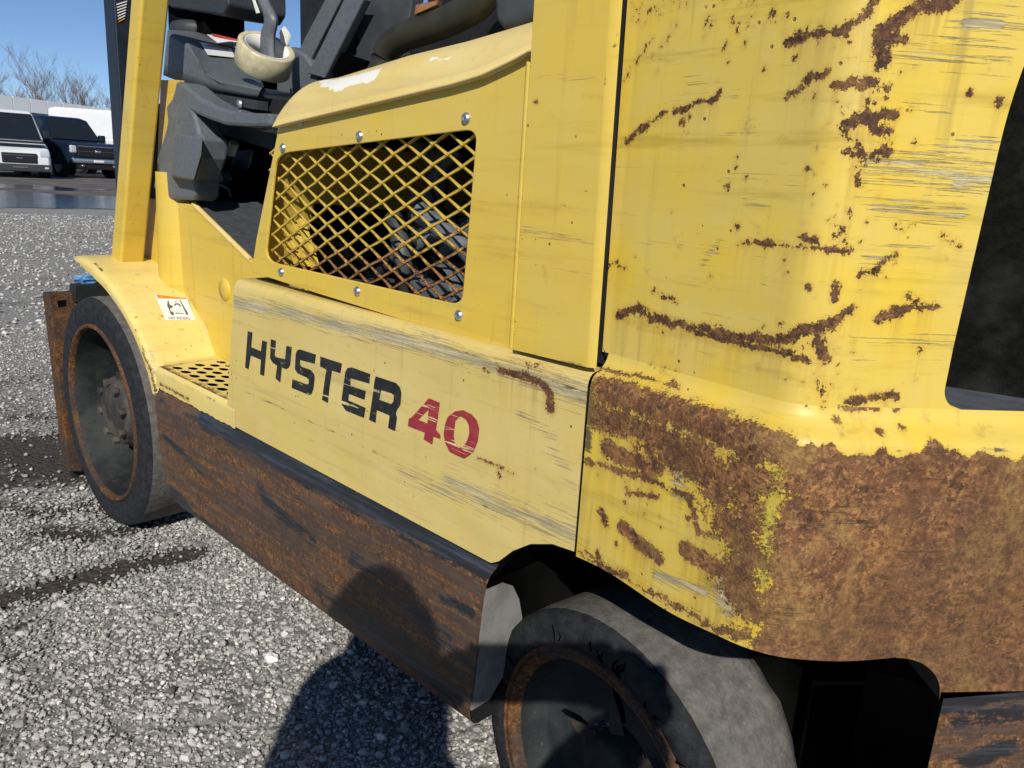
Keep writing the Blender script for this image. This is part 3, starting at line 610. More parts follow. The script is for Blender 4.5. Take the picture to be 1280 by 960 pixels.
CWM += [('grime', [(740, 480), (737, 520), (735, 560)], .014, .8), ('grime', [(738, 620), (733, 680)], .004, .6), ('olive', [(975, 565), (965, 640), (955, 730)], .022, .75), ('olive', [(985, 560), (990, 580)], .012, .9), ('olive', [(900, 700), (935, 780)], .03, .55),
        ('scuff', [(840, 560), (850, 620)], .025, .8), ('scuff', [(900, 730), (908, 760)], .020, 1.0), ('scuff', [(965, 770), (1015, 772)], .014, 1.0), ('scuff', [(820, 720), (880, 740)], .014, .9), ('scuff', [(740, 600), (800, 660)], .02, .35),
        ('scuff', [(930, 250), (960, 255)], .012, .7), ('scuff', [(880, 330), (900, 300)], .010, .7), ('scuff', [(1090, 210), (1240, 225)], .03, .75), ('scuff', [(1090, 330), (1230, 360)], .03, .6), ('scuff', [(1100, 260), (1200, 270)], .02, .7), ('scuff', [(1210, 30), (1250, 28)], .010, 1), ('scuff', [(1195, 225), (1235, 224)], .012, 1.0), ('scuff', [(1130, 130), (1180, 145)], .02, .5), ('scuff', [(760, 300), (860, 305), (960, 325)], .006, .6), ('scuff', [(760, 470), (880, 440), (1020, 470)], .010, .45), ('scuff', [(760, 145), (900, 165), (1040, 150)], .02, .4), ('scuff', [(1080, 450), (1200, 480)], .03, .5)]
CWM += [('scuff', [(1020, 640), (1100, 650)], .02, .5), ('scuff', [(1180, 700), (1270, 690)], .015, .6), ('olive', [(1200, 640), (1195, 720), (1190, 790)], .010, .55), ('olive', [(1090, 600), (1085, 700)], .012, .35), ('grime', [(1000, 570), (985, 650), (975, 720)], .012, .55), ('grime', [(1150, 650), (1210, 655)], .02, .5), ('grime', [(960, 560), (990, 566)], .02, .5), ('white', [(968, 770), (1015, 773)], .006, .6), ('white', [(900, 738), (906, 758)], .010, .6), ('white', [(1196, 222), (1236, 225)], .005, .6), ('white', [(1085, 252), (1100, 254)], .003, .7), ('scuff', [(1120, 200), (1240, 180)], .02, .6), ('scuff', [(1060, 420), (1190, 430)], .025, .45), ('scuff', [(1110, 60), (1260, 70)], .03, .5), ('scuff', [(770, 210), (1020, 225)], .03, .35), ('scuff', [(650, 520), (900, 480)], .02, .3)]
for k in range(16): x = random.uniform(880, 975); y = random.uniform(560, 770); CWM.append(('olive', [(x, y), (x+random.uniform(-6, 6), y+random.uniform(8, 40))], random.uniform(.004, .014), random.uniform(.5, .8)))
for k in range(14): x = random.uniform(1000, 1270); y = random.uniform(570, 820); CWM.append((random.choice(['olive', 'scuff', 'grime']), [(x, y), (x+random.uniform(-30, 40), y+random.uniform(-5, 12))], random.uniform(.004, .012), random.uniform(.4, .65)))
for k in range(26): x = random.uniform(770, 1230); y = random.uniform(10, 450); CWM.append(('scuff', [(x, y), (x+random.uniform(30, 120), y+random.uniform(-6, 14))], random.uniform(.006, .02), random.uniform(.35, .6)))
for k in range(14): x = random.uniform(770, 1230); y = random.uniform(10, 450); CWM.append(('grime', [(x, y), (x+random.uniform(-40, 60), y+random.uniform(-30, 40))], .0007, .75))
CWM += [('grime', [(1002, 565), (990, 640), (975, 740)], .030, .42), ('grime', [(1230, 560), (1275, 600)], .03, .45), ('grime', [(1140, 645), (1215, 655)], .022, .5), ('grime', [(1080, 560), (1230, 566)], .014, .42), ('olive', [(940, 600), (930, 700), (925, 760)], .05, .5), ('white', [(1245, 838), (1252, 846)], .004, .55), ('grime', [(768, 130), (757, 300), (748, 450)], .006, .5), ('grime', [(748, 462), (860, 496), (980, 536)], .004, .38)]
uC = PS[60+20]; uEdge = u_of(1.664+.0152, .086-.013); u2 = u_of(1.699, .097); u1 = u2-.045
def rusty_base(P, U):    # the corner and tail of the bumper band are bare rust all over
    z = P[:, 2]; u = U
    cover = np.clip((u-(uC-.035))/.05, 0, 1)
    ridge = .6505+.0035*np.sin(u*61+1)+.003*np.sin(u*143)+.002*np.sin(u*317+2); k = np.clip((ridge-z)/.011, 0, 1)
    return cover*k
CW = None
def cw_part(name, U, Z, lower, parent):
    V = cw_sheet(U, Z, off(Z)); P = V.reshape(-1, 3)
    base = {'rust': rusty_base(P, U.reshape(-1))*.80}
    return grid(name, V, Y_CAST if lower else Y_CAST_UP, parent, CWM, base, zaxis=0 if not lower else 1)
CWR = empty('counterweight'); CWR.parent = FK
# lower band, up to the fillet
uu = np.linspace(0, u2, 190); vv = np.linspace(0, 1, 92)
zbot = np.where(uu < u1, .467, .467-.040*(1-np.sqrt(np.clip(1-((uu-u1)/(u2-u1))**2, 0, 1))))+.0025*np.sin(uu*40)*(uu < u1)
Ua, Va = np.meshgrid(uu, vv, indexing='ij'); Za = zbot[:, None]+(.672-zbot[:, None])*Va
cw_part('bumper_band', Ua, Za, True, CWR)
Ub, Zb = np.meshgrid(np.linspace(u2, UM, 60), np.linspace(.434, .672, 92), indexing='ij'); 
kk = np.clip((Zb-.668)/.022, 0, 1)
cw_part('bumper_tail', Ub, Zb-.0*kk, True, CWR)
# upper casting up to the opening edge
zz = np.r_[np.linspace(.672, .74, 24, endpoint=False), np.linspace(.74, 1.12, 110)]
rr = .017
ue = np.where(zz < .672+rr, uEdge+rr-np.sqrt(np.clip(rr**2-(rr-(zz-.672))**2, 0, None)), uEdge)+np.where(zz > .86, ((zz-.86)/.16)**2*.04, 0)+.004*np.clip((zz-.72)/.15, 0, 1)
tt = np.linspace(0, 1, 170)
Zu, Tu = np.meshgrid(zz, tt, indexing='ij'); u0z = np.interp(zz, [.66, .97, 1.12], [-.0075, -.0130, -.0155])[:, None]; Uu = u0z+(ue[:, None]-u0z)*Tu
upper = cw_part('upper_casting', Uu, Zu, False, CWR)
# edge of the opening turned inward + ledge + rough black cavity behind
Ue = np.repeat(ue[:, None], 8, 1); Oe = np.linspace(0, .03, 8)[None]+0*Ue
x, y, nx, ny = at_u(Ue); Vt = np.stack([x+nx*(off(zz)[:, None]+Oe), y+ny*(off(zz)[:, None]+Oe), np.repeat(zz[:, None], 8, 1)], -1); grid('opening_edge', Vt, Y_CAST, CWR, [])
def cwp(u, o, z): x, y, nx, ny = at_u(np.array(u)); return (float(x+nx*o), float(y+ny*o), z)
m = MB(); ul = uEdge-.03
m.hexa([cwp(uEdge+.004, .022, .655), cwp(UM, .022, .655), cwp(UM, .15, .655), cwp(ul, .15, .655)], [cwp(uEdge+.004, .022, .6705), cwp(UM, .022, .6705), cwp(UM, .15, .6705), cwp(ul, .15, .6705)]); m.build('ledge', mat_plain('worn_grey_casting', (.075, .085, .098), .6, var=.25, scale=40), CWR)
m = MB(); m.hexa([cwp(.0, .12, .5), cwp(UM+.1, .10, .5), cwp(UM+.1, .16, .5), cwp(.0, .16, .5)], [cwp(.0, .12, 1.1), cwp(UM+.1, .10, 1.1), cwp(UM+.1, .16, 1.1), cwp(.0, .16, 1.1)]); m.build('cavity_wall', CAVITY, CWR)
m = MB(); a = cwp(uEdge+.013, .060, .706); b = cwp(uEdge+.012, .060, .735); m.tube([a, b], .0045, 8); m.tube([cwp(uEdge+.004, .058, .708), cwp(uEdge+.022, .062, .712)], .0035, 8); m.build('latch_bolt', ZINC, CWR)
# black cast tail under the rusty band
tail = []
Ut, Zt = np.meshgrid(np.linspace(u2+.001, UM, 60), np.linspace(.25, .430, 60), indexing='ij')
TM = [('olive', [(1172, 880), (1240, 865), (1300, 850)], .016, 1.0), ('olive', [(1200, 905), (1280, 900)], .03, .7), ('olive', [(1215, 950), (1260, 930)], .03, .7)]
x, y, nx, ny = at_u(Ut); Vt = np.stack([x-nx*.003, y-ny*.003, Zt+.012*np.clip((Ut-u2)/(UM-u2), 0, 1)*(Zt > .25)], -1)
grid('lower_casting', Vt, SILLM, CWR, TM)
for nm, U0, Zc, mt in (('casting_return', u2, None, SILLM),):
    Zr = np.linspace(.25, .428, 12); Or = np.linspace(-.003, .10, 8); Zg, Og = np.meshgrid(Zr, Or, indexing='ij'); x, y, nx, ny = at_u(np.full(Zg.shape, u2)); grid('casting_return', np.stack([x+nx*Og, y+ny*Og, Zg], -1), BLACK, CWR)
Og, Ug = np.meshgrid(np.linspace(0, .09, 6), uu, indexing='ij'); x, y, nx, ny = at_u(Ug); grid('casting_underside', np.stack([x+nx*Og, y+ny*Og, np.repeat(zbot[None], 6, 0)+Og*.1], -1), DARK, CWR)
Og, Zg = np.meshgrid(np.linspace(0, .05, 4), np.linspace(.467, 1.12, 60), indexing='ij'); x, y, nx, ny = at_u(0*Zg+np.interp(Zg, [.66, .97, 1.12], [-.0075, -.0130, -.0155])*(Zg > .67)); grid('casting_front_edge', np.stack([x+nx*(Og+off(Zg)), y+ny*(Og+off(Zg)), Zg], -1), DARK, CWR)  # dark colour stands in for shade, so this edge reads as a gap

# ---- lettered side panel
SPR = empty('side_panel'); SPR.parent = FK
PX = np.linspace(0, 1, 260); ZR = np.r_[np.linspace(0, 1, 86), ]
Xr = 1.3835
def panel_row(t, s):
    pass
zbp = lambda X: np.interp(X, [.6, 1.268, 1.280, 1.300, 1.325, 1.355, 1.39], [.4115, .4095, .4165, .437, .455, .4665, .470])
rows = 84
Vp = np.zeros((260, rows+8, 3))
for j in range(rows):
    f = j/(rows-1); zc = .412+(.640-.412)*f; xf = .641+(zc-.415)/(.652-.415)*.046; X = xf+(Xr-xf)*PX; zb = zbp(X); Vp[:, j] = np.stack([X, 0*X, zb+(.640-zb)*f], -1)
for j, (yy, z) in enumerate([(.0008, .6445), (.0025, .6485), (.0055, .6515), (.009, .6530), (.013, .6537), (.018, .6537), (.024, .6535), (.04, .653)]):
    xf = .687; Vp[:, rows+j] = np.stack([xf+(Xr-xf)*PX, 0*PX+yy, 0*PX+z], -1)
SM = []
def sp(at, w, *p, g=1.0): SM.append((at, list(p), w, g))
sp('scuff', .030, (296, 378), (360, 392), (430, 410), (520, 428), g=.85); sp('scuff', .034, (520, 430), (600, 452), (660, 468), (728, 494), g=.8); sp('scuff', .05, (560, 600), (640, 640), (716, 668), g=.72); sp('scuff', .04, (500, 590), (600, 635), g=.62); sp('scuff', .03, (690, 560), (718, 600), g=.55); sp('scuff', .02, (330, 520), (480, 600), g=.4); sp('scuff', .016, (650, 520), (690, 545), g=.7); sp('scuff', .012, (600, 470), (620, 480), g=.5); sp('scuff', .03, (480, 600), (600, 670), g=.3)
sp('grime', .022, (560, 434), (600, 447), (640, 464), (690, 482), (730, 497), g=.42); sp('grime', .014, (400, 400), (540, 430), g=.36); sp('grime', .012, (690, 478), (733, 492), g=.6); sp('grime', .010, (296, 378), (380, 396), g=.5)
sp('rust', .0075, (624, 464), (650, 470), (672, 478), (686, 488)); sp('rust', .010, (680, 482), (688, 495), (688, 512)); sp('rust', .0016, (596, 571), (620, 582), (640, 592)); sp('rust', .003, (604, 460), (612, 466)); sp('rust', .012, (640, 450), (700, 464), g=.5); sp('rust', .002, (622, 590), (624, 597)); sp('rust', .002, (680, 590), (700, 615), g=.6)
for k in range(30): x = random.uniform(300, 715); y = 360+(x-300)*.27+random.uniform(10, 200); sp('rust', random.uniform(.0006, .0015), (x, y), g=.75)
for k in range(34): x = random.uniform(300, 680); y = 372+(x-300)*.33+random.uniform(10, 170); sp('grime', .0007, (x, y), (x+random.uniform(15, 70), y+random.uniform(6, 40)), g=random.uniform(.5, .8))
sp('grime', .0009, (300, 487), (420, 540), (560, 610), (640, 650), g=.9); sp('grime', .0008, (340, 470), (480, 530), (600, 590), g=.8); sp('grime', .0008, (520, 600), (640, 640), g=.7)
grid('panel_sheet', Vp, Y_PALE, SPR, SM, zaxis=1)
ed = Vp[0, :, :]; Ve = np.stack([ed+np.array([0, k, 0]) for k in (0, .02, .05, .12)], 1); grid('panel_front_edge', Ve, Y_PALE, SPR, [])
ed = Vp[-1, :rows]; Ve = np.stack([ed+np.array([0, k, 0]) for k in (0, .02)], 1); grid('panel_rear_edge', Ve, DARK, SPR)
ed = Vp[:, 0]; Ve = np.stack([ed+np.array([0, k, 0]) for k in (0, .02)], 1); grid('panel_lower_edge', Ve, DARK, SPR)
ai = np.where(Vp[:, 0, 0] > 1.262)[0]; ed = Vp[ai, 0]; grid('arch_shade_flange', np.stack([ed+np.array([0, k, -.001]) for k in (.0, .02, .045)], 1), DARK, SPR)  # return strip along the arch, added to throw shade on the arch plate
def letters(name, mat, ox, oy, sc, outer, holes=(), lab=None):
    f = lambda x, y: tuple(HY(ox+x/sc, oy+y/sc, -.0007))
    loops = [outer]+list(holes); o = bm_obj(fill(loops, f), name, mat, SPR); 
    if lab: o['label'] = lab
    return o
Z1 = (300, 400, 9.6); Z2 = (380, 430, 7.385); Z3 = (500, 480, 8.727)
letters('letter', INK_W, *Z1, [(92, 132), (148, 150), (133, 325), (250, 375), (265, 245), (322, 262), (288, 672), (240, 650), (250, 478), (128, 425), (102, 592), (60, 570)], lab='worn black letter H')
letters('letter', INK_W, *Z1, [(368, 230), (430, 250), (415, 420), (430, 445), (540, 470), (555, 310), (620, 325), (602, 530), (585, 570), (555, 590), (500, 570), (482, 750), (425, 700), (445, 548), (390, 510), (360, 460)], lab='worn black letter Y')
letters('letter', INK_W, *Z1, [(668, 400), (690, 360), (720, 352), (910, 415), (895, 525), (720, 478), (718, 530), (740, 560), (850, 600), (890, 650), (895, 700), (880, 830), (850, 900), (820, 895), (620, 815), (628, 708), (790, 770), (820, 770), (828, 720), (800, 690), (690, 640), (658, 590)], lab='worn black letter S')
letters('letter', INK_W, *Z2, [(148, 115), (350, 180), (335, 270), (258, 245), (235, 400), (220, 545), (165, 515), (205, 235), (148, 205)], lab='worn black letter T')
letters('letter', INK_W, *Z2, [(380, 260), (400, 222), (440, 215), (612, 278), (602, 365), (430, 315), (428, 385), (570, 435), (558, 515), (415, 460), (408, 520), (568, 590), (552, 682), (385, 615), (350, 565), (345, 520)], lab='worn black letter E')
letters('letter', INK_W, *Z2, [(662, 298), (850, 360), (885, 400), (898, 450), (890, 560), (860, 605), (848, 640), (858, 680), (840, 805), (775, 775), (790, 660), (672, 610), (660, 728), (600, 700), (640, 430), (650, 340)], [[(712, 425), (810, 455), (828, 480), (825, 530), (805, 555), (695, 515)]], lab='worn black letter R')
letters('numeral', RED_W, *Z3, [(315, 155), (435, 205), (412, 380), (392, 500), (440, 555), (440, 600), (365, 575), (352, 662), (258, 605), (270, 530), (85, 460), (95, 380), (130, 360), (270, 205)], [[(310, 280), (298, 430), (200, 390)]], lab='worn red numeral four')
letters('numeral', RED_W, *Z3, [(490, 440), (520, 360), (600, 298), (690, 285), (780, 330), (840, 400), (865, 490), (850, 620), (800, 750), (700, 815), (610, 775), (540, 740), (490, 640), (475, 550)], [[(605, 400), (660, 350), (720, 390), (750, 450), (755, 540), (730, 620), (690, 680), (640, 700), (600, 650), (585, 560)]], lab='chipped red numeral zero')

# ---- engine hood with expanded-metal grille
HDR = empty('engine_hood'); HDR.parent = FK
hy = .016
fh = lambda x, y: tuple(HY(x, y, hy))
outer = [(350, 150), (565, 100), (600, 90), (661, 64), (661, 95), (649, 260), (637.5, 436), (500, 399), (400, 368), (314, 340), (320, 300), (335, 225)]
opening = rounded([(345.5, 192), (596, 161), (577, 382), (331, 326)], 17)
hs = bm_obj(fill([outer, opening], fh, (0, .004, 0)), 'side_sheet', Y_HOOD, HDR, .0012)
m = MB(); m.prism([HY(657, 68, hy-.003), HY(662.5, 66, hy-.003), HY(640, 437, hy-.003), HY(635, 435.5, hy-.003)], (0, .02, 0)); m.build('rear_flange', Y_HOOD, HDR, .002)
m = MB(); m.prism([HY(350, 150, hy+.004), HY(350, 150, hy+.004)+np.array([.02, .8, 0]), HY(314, 340, hy+.004)+np.array([.02, .8, 0]), HY(314, 340, hy+.004)], (.004, 0, 0)); m.build('front_sheet', Y_HOOD, HDR)
# expanded metal: zig-zag strands in the plane behind the opening, clipped to the opening frame
gp = [HY(*q, hy+.008) for q in [(340, 185), (600, 155), (581, 390), (325, 331)]]
g0 = np.mean(gp, 0)
gm = MB(); dx, dz = .0480, .0228
ru_pts = []
xs = np.arange(.76, 1.26, dx/2)
poly = [(p[0], p[2]) for p in gp]
def inside(x, z, s=0):
    c = False; k = len(poly)
    for i in range(k):
        (x1, z1), (x2, z2) = poly[i], poly[(i+1) % k]
        if (z1 > z) != (z2 > z) and x < (x2-x1)*(z-z1)/(z2-z1)+x1: c = not c
    return c
def node(i, j): return np.array([.76+i*dx/2+.004*0, hy+.009, .66+j*dz/2+(.76+i*dx/2-.8)*.015])+np.array([.0009*math.sin(i*7.3+j*3.1), 0, .0008*math.sin(i*4.7+j*9.2)])
for i in range(0, 28):
    for j in range(0, 42):
        if (i+j) % 2: continue
        for dj in (-1, 1):
            a, b = node(i, j), node(i+1, j+dj)
            mid = (a+b)/2
            if not (inside(a[0], a[2]) and inside(b[0], b[2])):
                if not inside(mid[0], mid[2]): continue
            d = b-a; d /= np.linalg.norm(d); nn = np.array([-d[2], 0, d[0]])*.00135
            a = a-d*.0008; b = b+d*.0008; yo = np.array([0, .0032*(1 if dj > 0 else .6), 0]); tw = np.array([0, -.0012*dj, 0])
            gm.hexa([a-nn+tw, b-nn-tw, b+nn-tw*0, a+nn], [a-nn+tw+yo, b-nn-tw+yo, b+nn+yo, a+nn+yo])
        nd = node(i, j)
        if inside(nd[0], nd[2]): gm.hexa([nd+np.array(v) for v in ((-.0042, -.0006, 0), (0, -.0006, -.0024), (.0042, -.0006, 0), (0, -.0006, .0024))], [nd+np.array(v) for v in ((-.0042, .0036, 0), (0, .0036, -.0024), (.0042, .0036, 0), (0, .0036, .0024))])
go = gm.build('grille', GRILLE, HDR)
gv = np.array([v.co[:] for v in go.data.vertices]); set_attrs(go.data, {'rust': np.clip(.24+.62*np.clip((.77-gv[:, 2]+(gv[:, 0]-1.0)*.12)/.10, 0, 1)+.25*np.clip((gv[:, 0]-1.15)/.06, 0, 1), 0, .9)})
for (x, y) in [(354, 185), (450, 170), (583, 148), (352, 340), (447, 364), (574, 394)]:
    m = MB(); c = HY(x, y, hy); m.lathe([(.0064, 0), (.0064, -.0008), (.0052, -.0018), (.0045, -.0034), (.0030, -.0040), (.0024, -.0028), (.0005, -.0026)], c, 'Y', 16); m.build('screw', ZINC, HDR)
m = MB(); c = HY(375, 155, hy-.001); m.box((c[0]-.006, hy-.0015, c[2]-.002), (c[0]+.006, hy+.001, c[2]+.002)); m.build('rivet_tab', ZINC, HDR)
# lid with rolled edge; lower edge line from the photo
lx = []
LE = [HY(x, y, .008) for x, y in [(343, 160), (450, 135), (565, 108), (602, 97), (640, 79), (662, 67)]]
LX = np.array([p[0] for p in LE]); LZ = np.array([p[2] for p in LE])
us = np.r_[np.linspace(LX[0]-.003, LX[0]+.08, 24, endpoint=False), np.linspace(LX[0]+.08, 1.283, 60)]
TOPZ = lambda X: np.interp(X, [.80, .9, 1.05, 1.15, 1.283], [.940, .9435, .962, .970, .985])
rowsV = []
for X in us:
    z0 = np.interp(X, LX, LZ)+.001; zt = TOPZ(X); k = math.sqrt(max(0, 1-max(0, (LX[0]+.05-X)/.053)**2)); hgt = (zt-z0)*k
    y0 = .006; row = [(X, .03, z0), (X, y0, z0), (X, y0, z0+.004*k)]
    for t in np.linspace(0, 1, 16): a = t*math.pi/2; row.append((X, y0+.062*(1-math.cos(a)), z0+.004*k+(hgt-.004*k)*math.sin(a)))
    row += [(X, .2, z0+hgt+.004*k), (X, .45, z0+hgt+.006*k), (X, .84, z0+hgt)]
    rowsV.append(row)
LV_ = np.array(rowsV)
grid('lid', LV_, Y_LID, HDR, [('white', [(396, 112), (425, 106), (455, 97), (470, 91)], .020, .95), ('white', [(405, 106), (440, 98)], .014, .9), ('white', [(540, 74), (562, 71)], .008, .8), ('grime', [(477, 92), (470, 102)], .003, .55)])
lin = MB(); lin.prism([(.80, .03, .862), (1.27, .03, .905), (1.27, .83, .905), (.80, .83, .862)], (0, 0, -.004)); lin.build('hood_shade_sheet', BLACK, HDR)  # black sheet stands in for the shade under the yellow lid
# bare white patches where the coat has worn through on the rolled edge
WORN = mat_plain('worn_white_primer', (.82, .79, .70), .5, var=.08)
def on_lid(pts):
    P = LV_.reshape(-1, 3); px = proj(P); out = []
    for (x, y) in pts:
        d = np.hypot(px[:, 0]-x, px[:, 1]-y); o4 = np.argsort(d)[:4]; wts = 1/(d[o4]+.05); out.append((P[o4]*wts[:, None]).sum(0)/wts.sum())
    return out
def lid_patch(name, pts, mat):
    # dense strip following the rolled edge
    q = on_lid(pts); c = np.mean(q, 0); return q
lid_marks = [(390, 118), (405, 106), (425, 102), (450, 96), (468, 89), (474, 92), (462, 101), (440, 109), (415, 116)]
# ---- rear guard leg (wide folded plate)
m = MB(); 
tl, tr_, br, bl_ = HY(668, 0, 0), HY(762, 0, 0), HY(733, 459, 0), HY(641, 437, 0)
ex = lambda a, b, k: a+(a-b)*k
Vg = np.zeros((40, 60, 3))
for i, s in enumerate(np.linspace(0, 1, 40)):
    top = ex(tl, bl_, .35)*(1-s)+ex(tr_, br, .35)*s; bot = bl_*(1-s)+br*s
    for j, t in enumerate(np.linspace(0, 1, 60)): Vg[i, j] = bot*(1-t)+top*t
grid('rear_guard_leg', Vg, Y_HOOD, FK, [('scuff', [(650, 290), (740, 300)], .012, .7), ('scuff', [(670, 100), (750, 105)], .014, .5), ('rust', [(728, 120), (757, 122)], .001, .7), ('rust', [(668, 128), (670, 132)], .003), ('grime', [(650, 235), (705, 252), (745, 228)], .0012, .8), ('grime', [(660, 95), (758, 95)], .03, .25), ('grime', [(642, 434), (690, 447), (733, 458)], .008, .6), ('grime', [(666, 40), (655, 200), (643, 420)], .006, .55), ('scuff', [(655, 330), (735, 345)], .03, .35), ('grime', [(690, 420), (700, 400), (715, 385)], .0008, .8), ('grime', [(670, 60), (750, 70)], .02, .3), ('rust', [(680, 330), (682, 352)], .001, .7), ('scuff', [(668, 160), (752, 150)], .03, .35)])
a, b = ex(tr_, br, .35), br; c, d = ex(HY(775, 0, 0.0), HY(742.5, 461, 0.0), .35), HY(742.5, 461, 0.0)
Vf = np.zeros((10, 60, 3))
for i, s in enumerate(np.linspace(0, 1, 10)):
    for j, t in enumerate(np.linspace(0, 1, 60)):
        p = (b*(1-s)+d*s)*(1-t)+(a*(1-s)+c*s)*t; Vf[i, j] = p+np.array([0, .0035*s**1.5, 0])
gl = grid('guard_leg_fold', Vf, Y_HOOD, FK, [('grime', [(772, 40), (768, 60)], .003, .9), ('grime', [(757, 90), (755, 110)], .002, .9)])
m = MB(); m.prism([Vf[-1, 0]+np.array([.004, .02, 0]), Vf[-1, -1]+np.array([.004, .02, 0]), ex(tl, bl_, .35)+np.array([0, .02, 0]), bl_+np.array([0, .02, 0])], (0, .05, 0)); m.build('guard_leg_core', DARK, FK)

# ---- rusty sill box
SILLG = empty('sill'); SILLG.parent = FK
ns, nv_ = 300, 76
Vs = np.zeros((ns, nv_, 3))
pz = np.linspace(0, 1, nv_)
for j, f in enumerate(pz):
    z = .178+(.407-.178)*f
    if z < .215: yy = .018*(1-math.sqrt(max(0, 1-((.215-z)/.037)**2)))
    elif z > .384: yy = (z-.384)/.023*.010
    else: yy = 0
    xf = .352+np.interp(z, [.178, .20, .25, .33, .407], [.085, .045, .018, .006, .0]); xr = np.interp(z, [.178, .215, .36, .395, .407], [1.245, 1.249, 1.262, 1.268, 1.274])
    Vs[:, j] = np.stack([np.linspace(xf, xr, ns), np.full(ns, yy-.0025), np.full(ns, z)], -1)
SLM = []
def sl_(w, *p, g=1.0): SLM.append(('olive', list(p), w, g))
sl_(.032, (255, 522), (340, 570), (440, 622), (520, 664), (610, 712), g=1.05); sl_(.020, (200, 500), (250, 525), (300, 553), g=.55); sl_(.055, (215, 615), (245, 645), (280, 676), (330, 715), g=.72); sl_(.034, (326, 612), (350, 642), (392, 674), g=.78)
sl_(.024, (205, 545), (235, 575), (252, 592), g=.66); sl_(.05, (520, 770), (560, 800), (590, 830), g=.6); sl_(.06, (400, 740), (480, 800), (570, 870), g=.62); sl_(.03, (440, 700), (520, 740), g=.55); sl_(.02, (552, 748), (588, 764), g=.8)
grid('sill_face', Vs, SILLM, SILLG, SLM)
ed = Vs[:, 0]; grid('sill_underside', np.stack([ed+np.array([0, k, -.002*i]) for i, k in enumerate((0, .05, .14))], 1), DARK, SILLG)
ed = Vs[:, -1]; grid('sill_top', np.stack([ed+np.array([0, k, .0]) for i, k in enumerate((0, .03, .14))], 1), DARK, SILLG)
ed = Vs[0]; grid('sill_front_end', np.stack([ed+np.array([-.004*i, k, .0]) for i, k in enumerate((0, .01, .14))], 1), SILLM, SILLG, [('olive', [(195, 520)], .01, .5)])
# inner wheel-arch plate standing behind the sill, lit from the rear
apts = [(1.2475, .004, .18), (1.2625, .004, .36), (1.2725, .004, .398), (1.290, .004, .425), (1.290, .16, .425), (1.2625, .16, .36), (1.2475, .16, .18)]
m = MB(); pl = [(1.2485, .20), (1.263, .36), (1.268, .386)]
m.prism([(1.2480+.0152*(z-.205)/.167, y, z) for y, z in [(.0005, .372), (.030, .371), (.045, .362), (.060, .338), (.071, .307), (.072, .275), (.055, .235), (.030, .205), (.0005, .205)]], (-.004, 0, 0))
m.build('arch_plate', mat_plain('dusty_grey_paint', (.20, .195, .18), .7, var=.25, scale=26), FK)

m = MB(); m.hexa([(1.2435, .006, .205), (1.2615, .006, .388), (1.2615, .26, .388), (1.2435, .26, .205)], [(1.2395, .006, .205), (1.2575, .006, .388), (1.2575, .26, .388), (1.2395, .26, .205)]); m.hexa([(1.270, .004, .388), (1.296, .006, .430), (1.296, .26, .430), (1.270, .26, .388)], [(1.264, .004, .388), (1.290, .006, .434), (1.290, .26, .434), (1.264, .26, .388)]); m.build('arch_shade_sheet', BLACK, FK)  # black sheets stand in for the shade above and behind the arch plate
# ---- wheels
def lug(mb, c, r, h, ax=-1):
    pts = [(c[0]+r*math.cos(k*math.pi/3), c[1], c[2]+r*math.sin(k*math.pi/3)) for k in range(6)]; mb.prism(pts, (0, ax*h, 0))
DW = empty('drive_wheel', (0, .012, .262)); DW.parent = FK
t = MB(); t.lathe([(.2035, .002), (.212, -.001), (.246, 0), (.257, .003), (.2615, .010)], (0, 0, 0), 'Y', 128); t.build('tyre_sidewall', RUB_SIDE, DW)
t = MB(); t.lathe([(.2615, .010), (.2622, .02), (.2622, .155), (.255, .165), (.2, .165)], (0, 0, 0), 'Y', 128, rfun=lambda a, j: 1+.0015*math.sin(a*23)+.001*math.sin(a*57+1)); t.build('tyre_tread', RUB_TREAD, DW)
t = MB(); t.lathe([(.2038, .004), (.2030, -.002), (.198, -.004), (.194, -.001), (.192, .008)], (0, 0, 0), 'Y', 128); t.build('rim_flange', RIMR, DW)
t = MB(); t.lathe([(.192, .008), (.187, .03), (.180, .11), (.172, .135), (.15, .142), (.09, .142)], (0, 0, 0), 'Y', 96); t.build('rim_barrel', RIMD, DW)
t = MB(); t.lathe([(.098, .142), (.094, .075), (.090, .060), (.082, .055), (.079, .040), (.074, .030), (.060, .027), (.052, .020), (.034, .018), (.001, .017)], (0, 0, 0), 'Y', 48); t.build('hub', HUBM, DW)
for k in range(6):
    a = k*math.pi/3+.55; m = MB(); lug(m, (.118*math.cos(a), .142, .118*math.sin(a)), .014, .05); m.tube([(.118*math.cos(a), .1, .118*math.sin(a)), (.118*math.cos(a), .078, .118*math.sin(a))], .007, 8); m.build('lug_nut', HUBM, DW, .0015)
for k in range(8):
    a = k*math.pi/4+.2; m = MB(); lug(m, (.066*math.cos(a), .029, .066*math.sin(a)), .0105, .012); m.build('hub_bolt', HUBM, DW, .001)
SW = empty('steer_wheel', (1.406, .031, .189), R(-7.7)); SW.parent = FK
nz = [random.uniform(-1, 1) for _ in range(64)]
def tear(a, j):
    k = a/(2*math.pi)*64; i = int(k) % 64; f = k-int(k); v = nz[i]*(1-f)+nz[(i+1) % 64]*f
    return 1+(.004*v if j == 3 else (.034*v-.012) if j == 4 else 0)
t = MB(); t.lathe([(.151, .001), (.158, -.002), (.178, -.001), (.186, .004), (.1885, .011)], (0, 0, 0), 'Y', 128, rfun=lambda a, j: 1+.004*math.sin(a*31+j)*(j > 2)); t.build('tyre_sidewall', RUB_SIDE, SW)
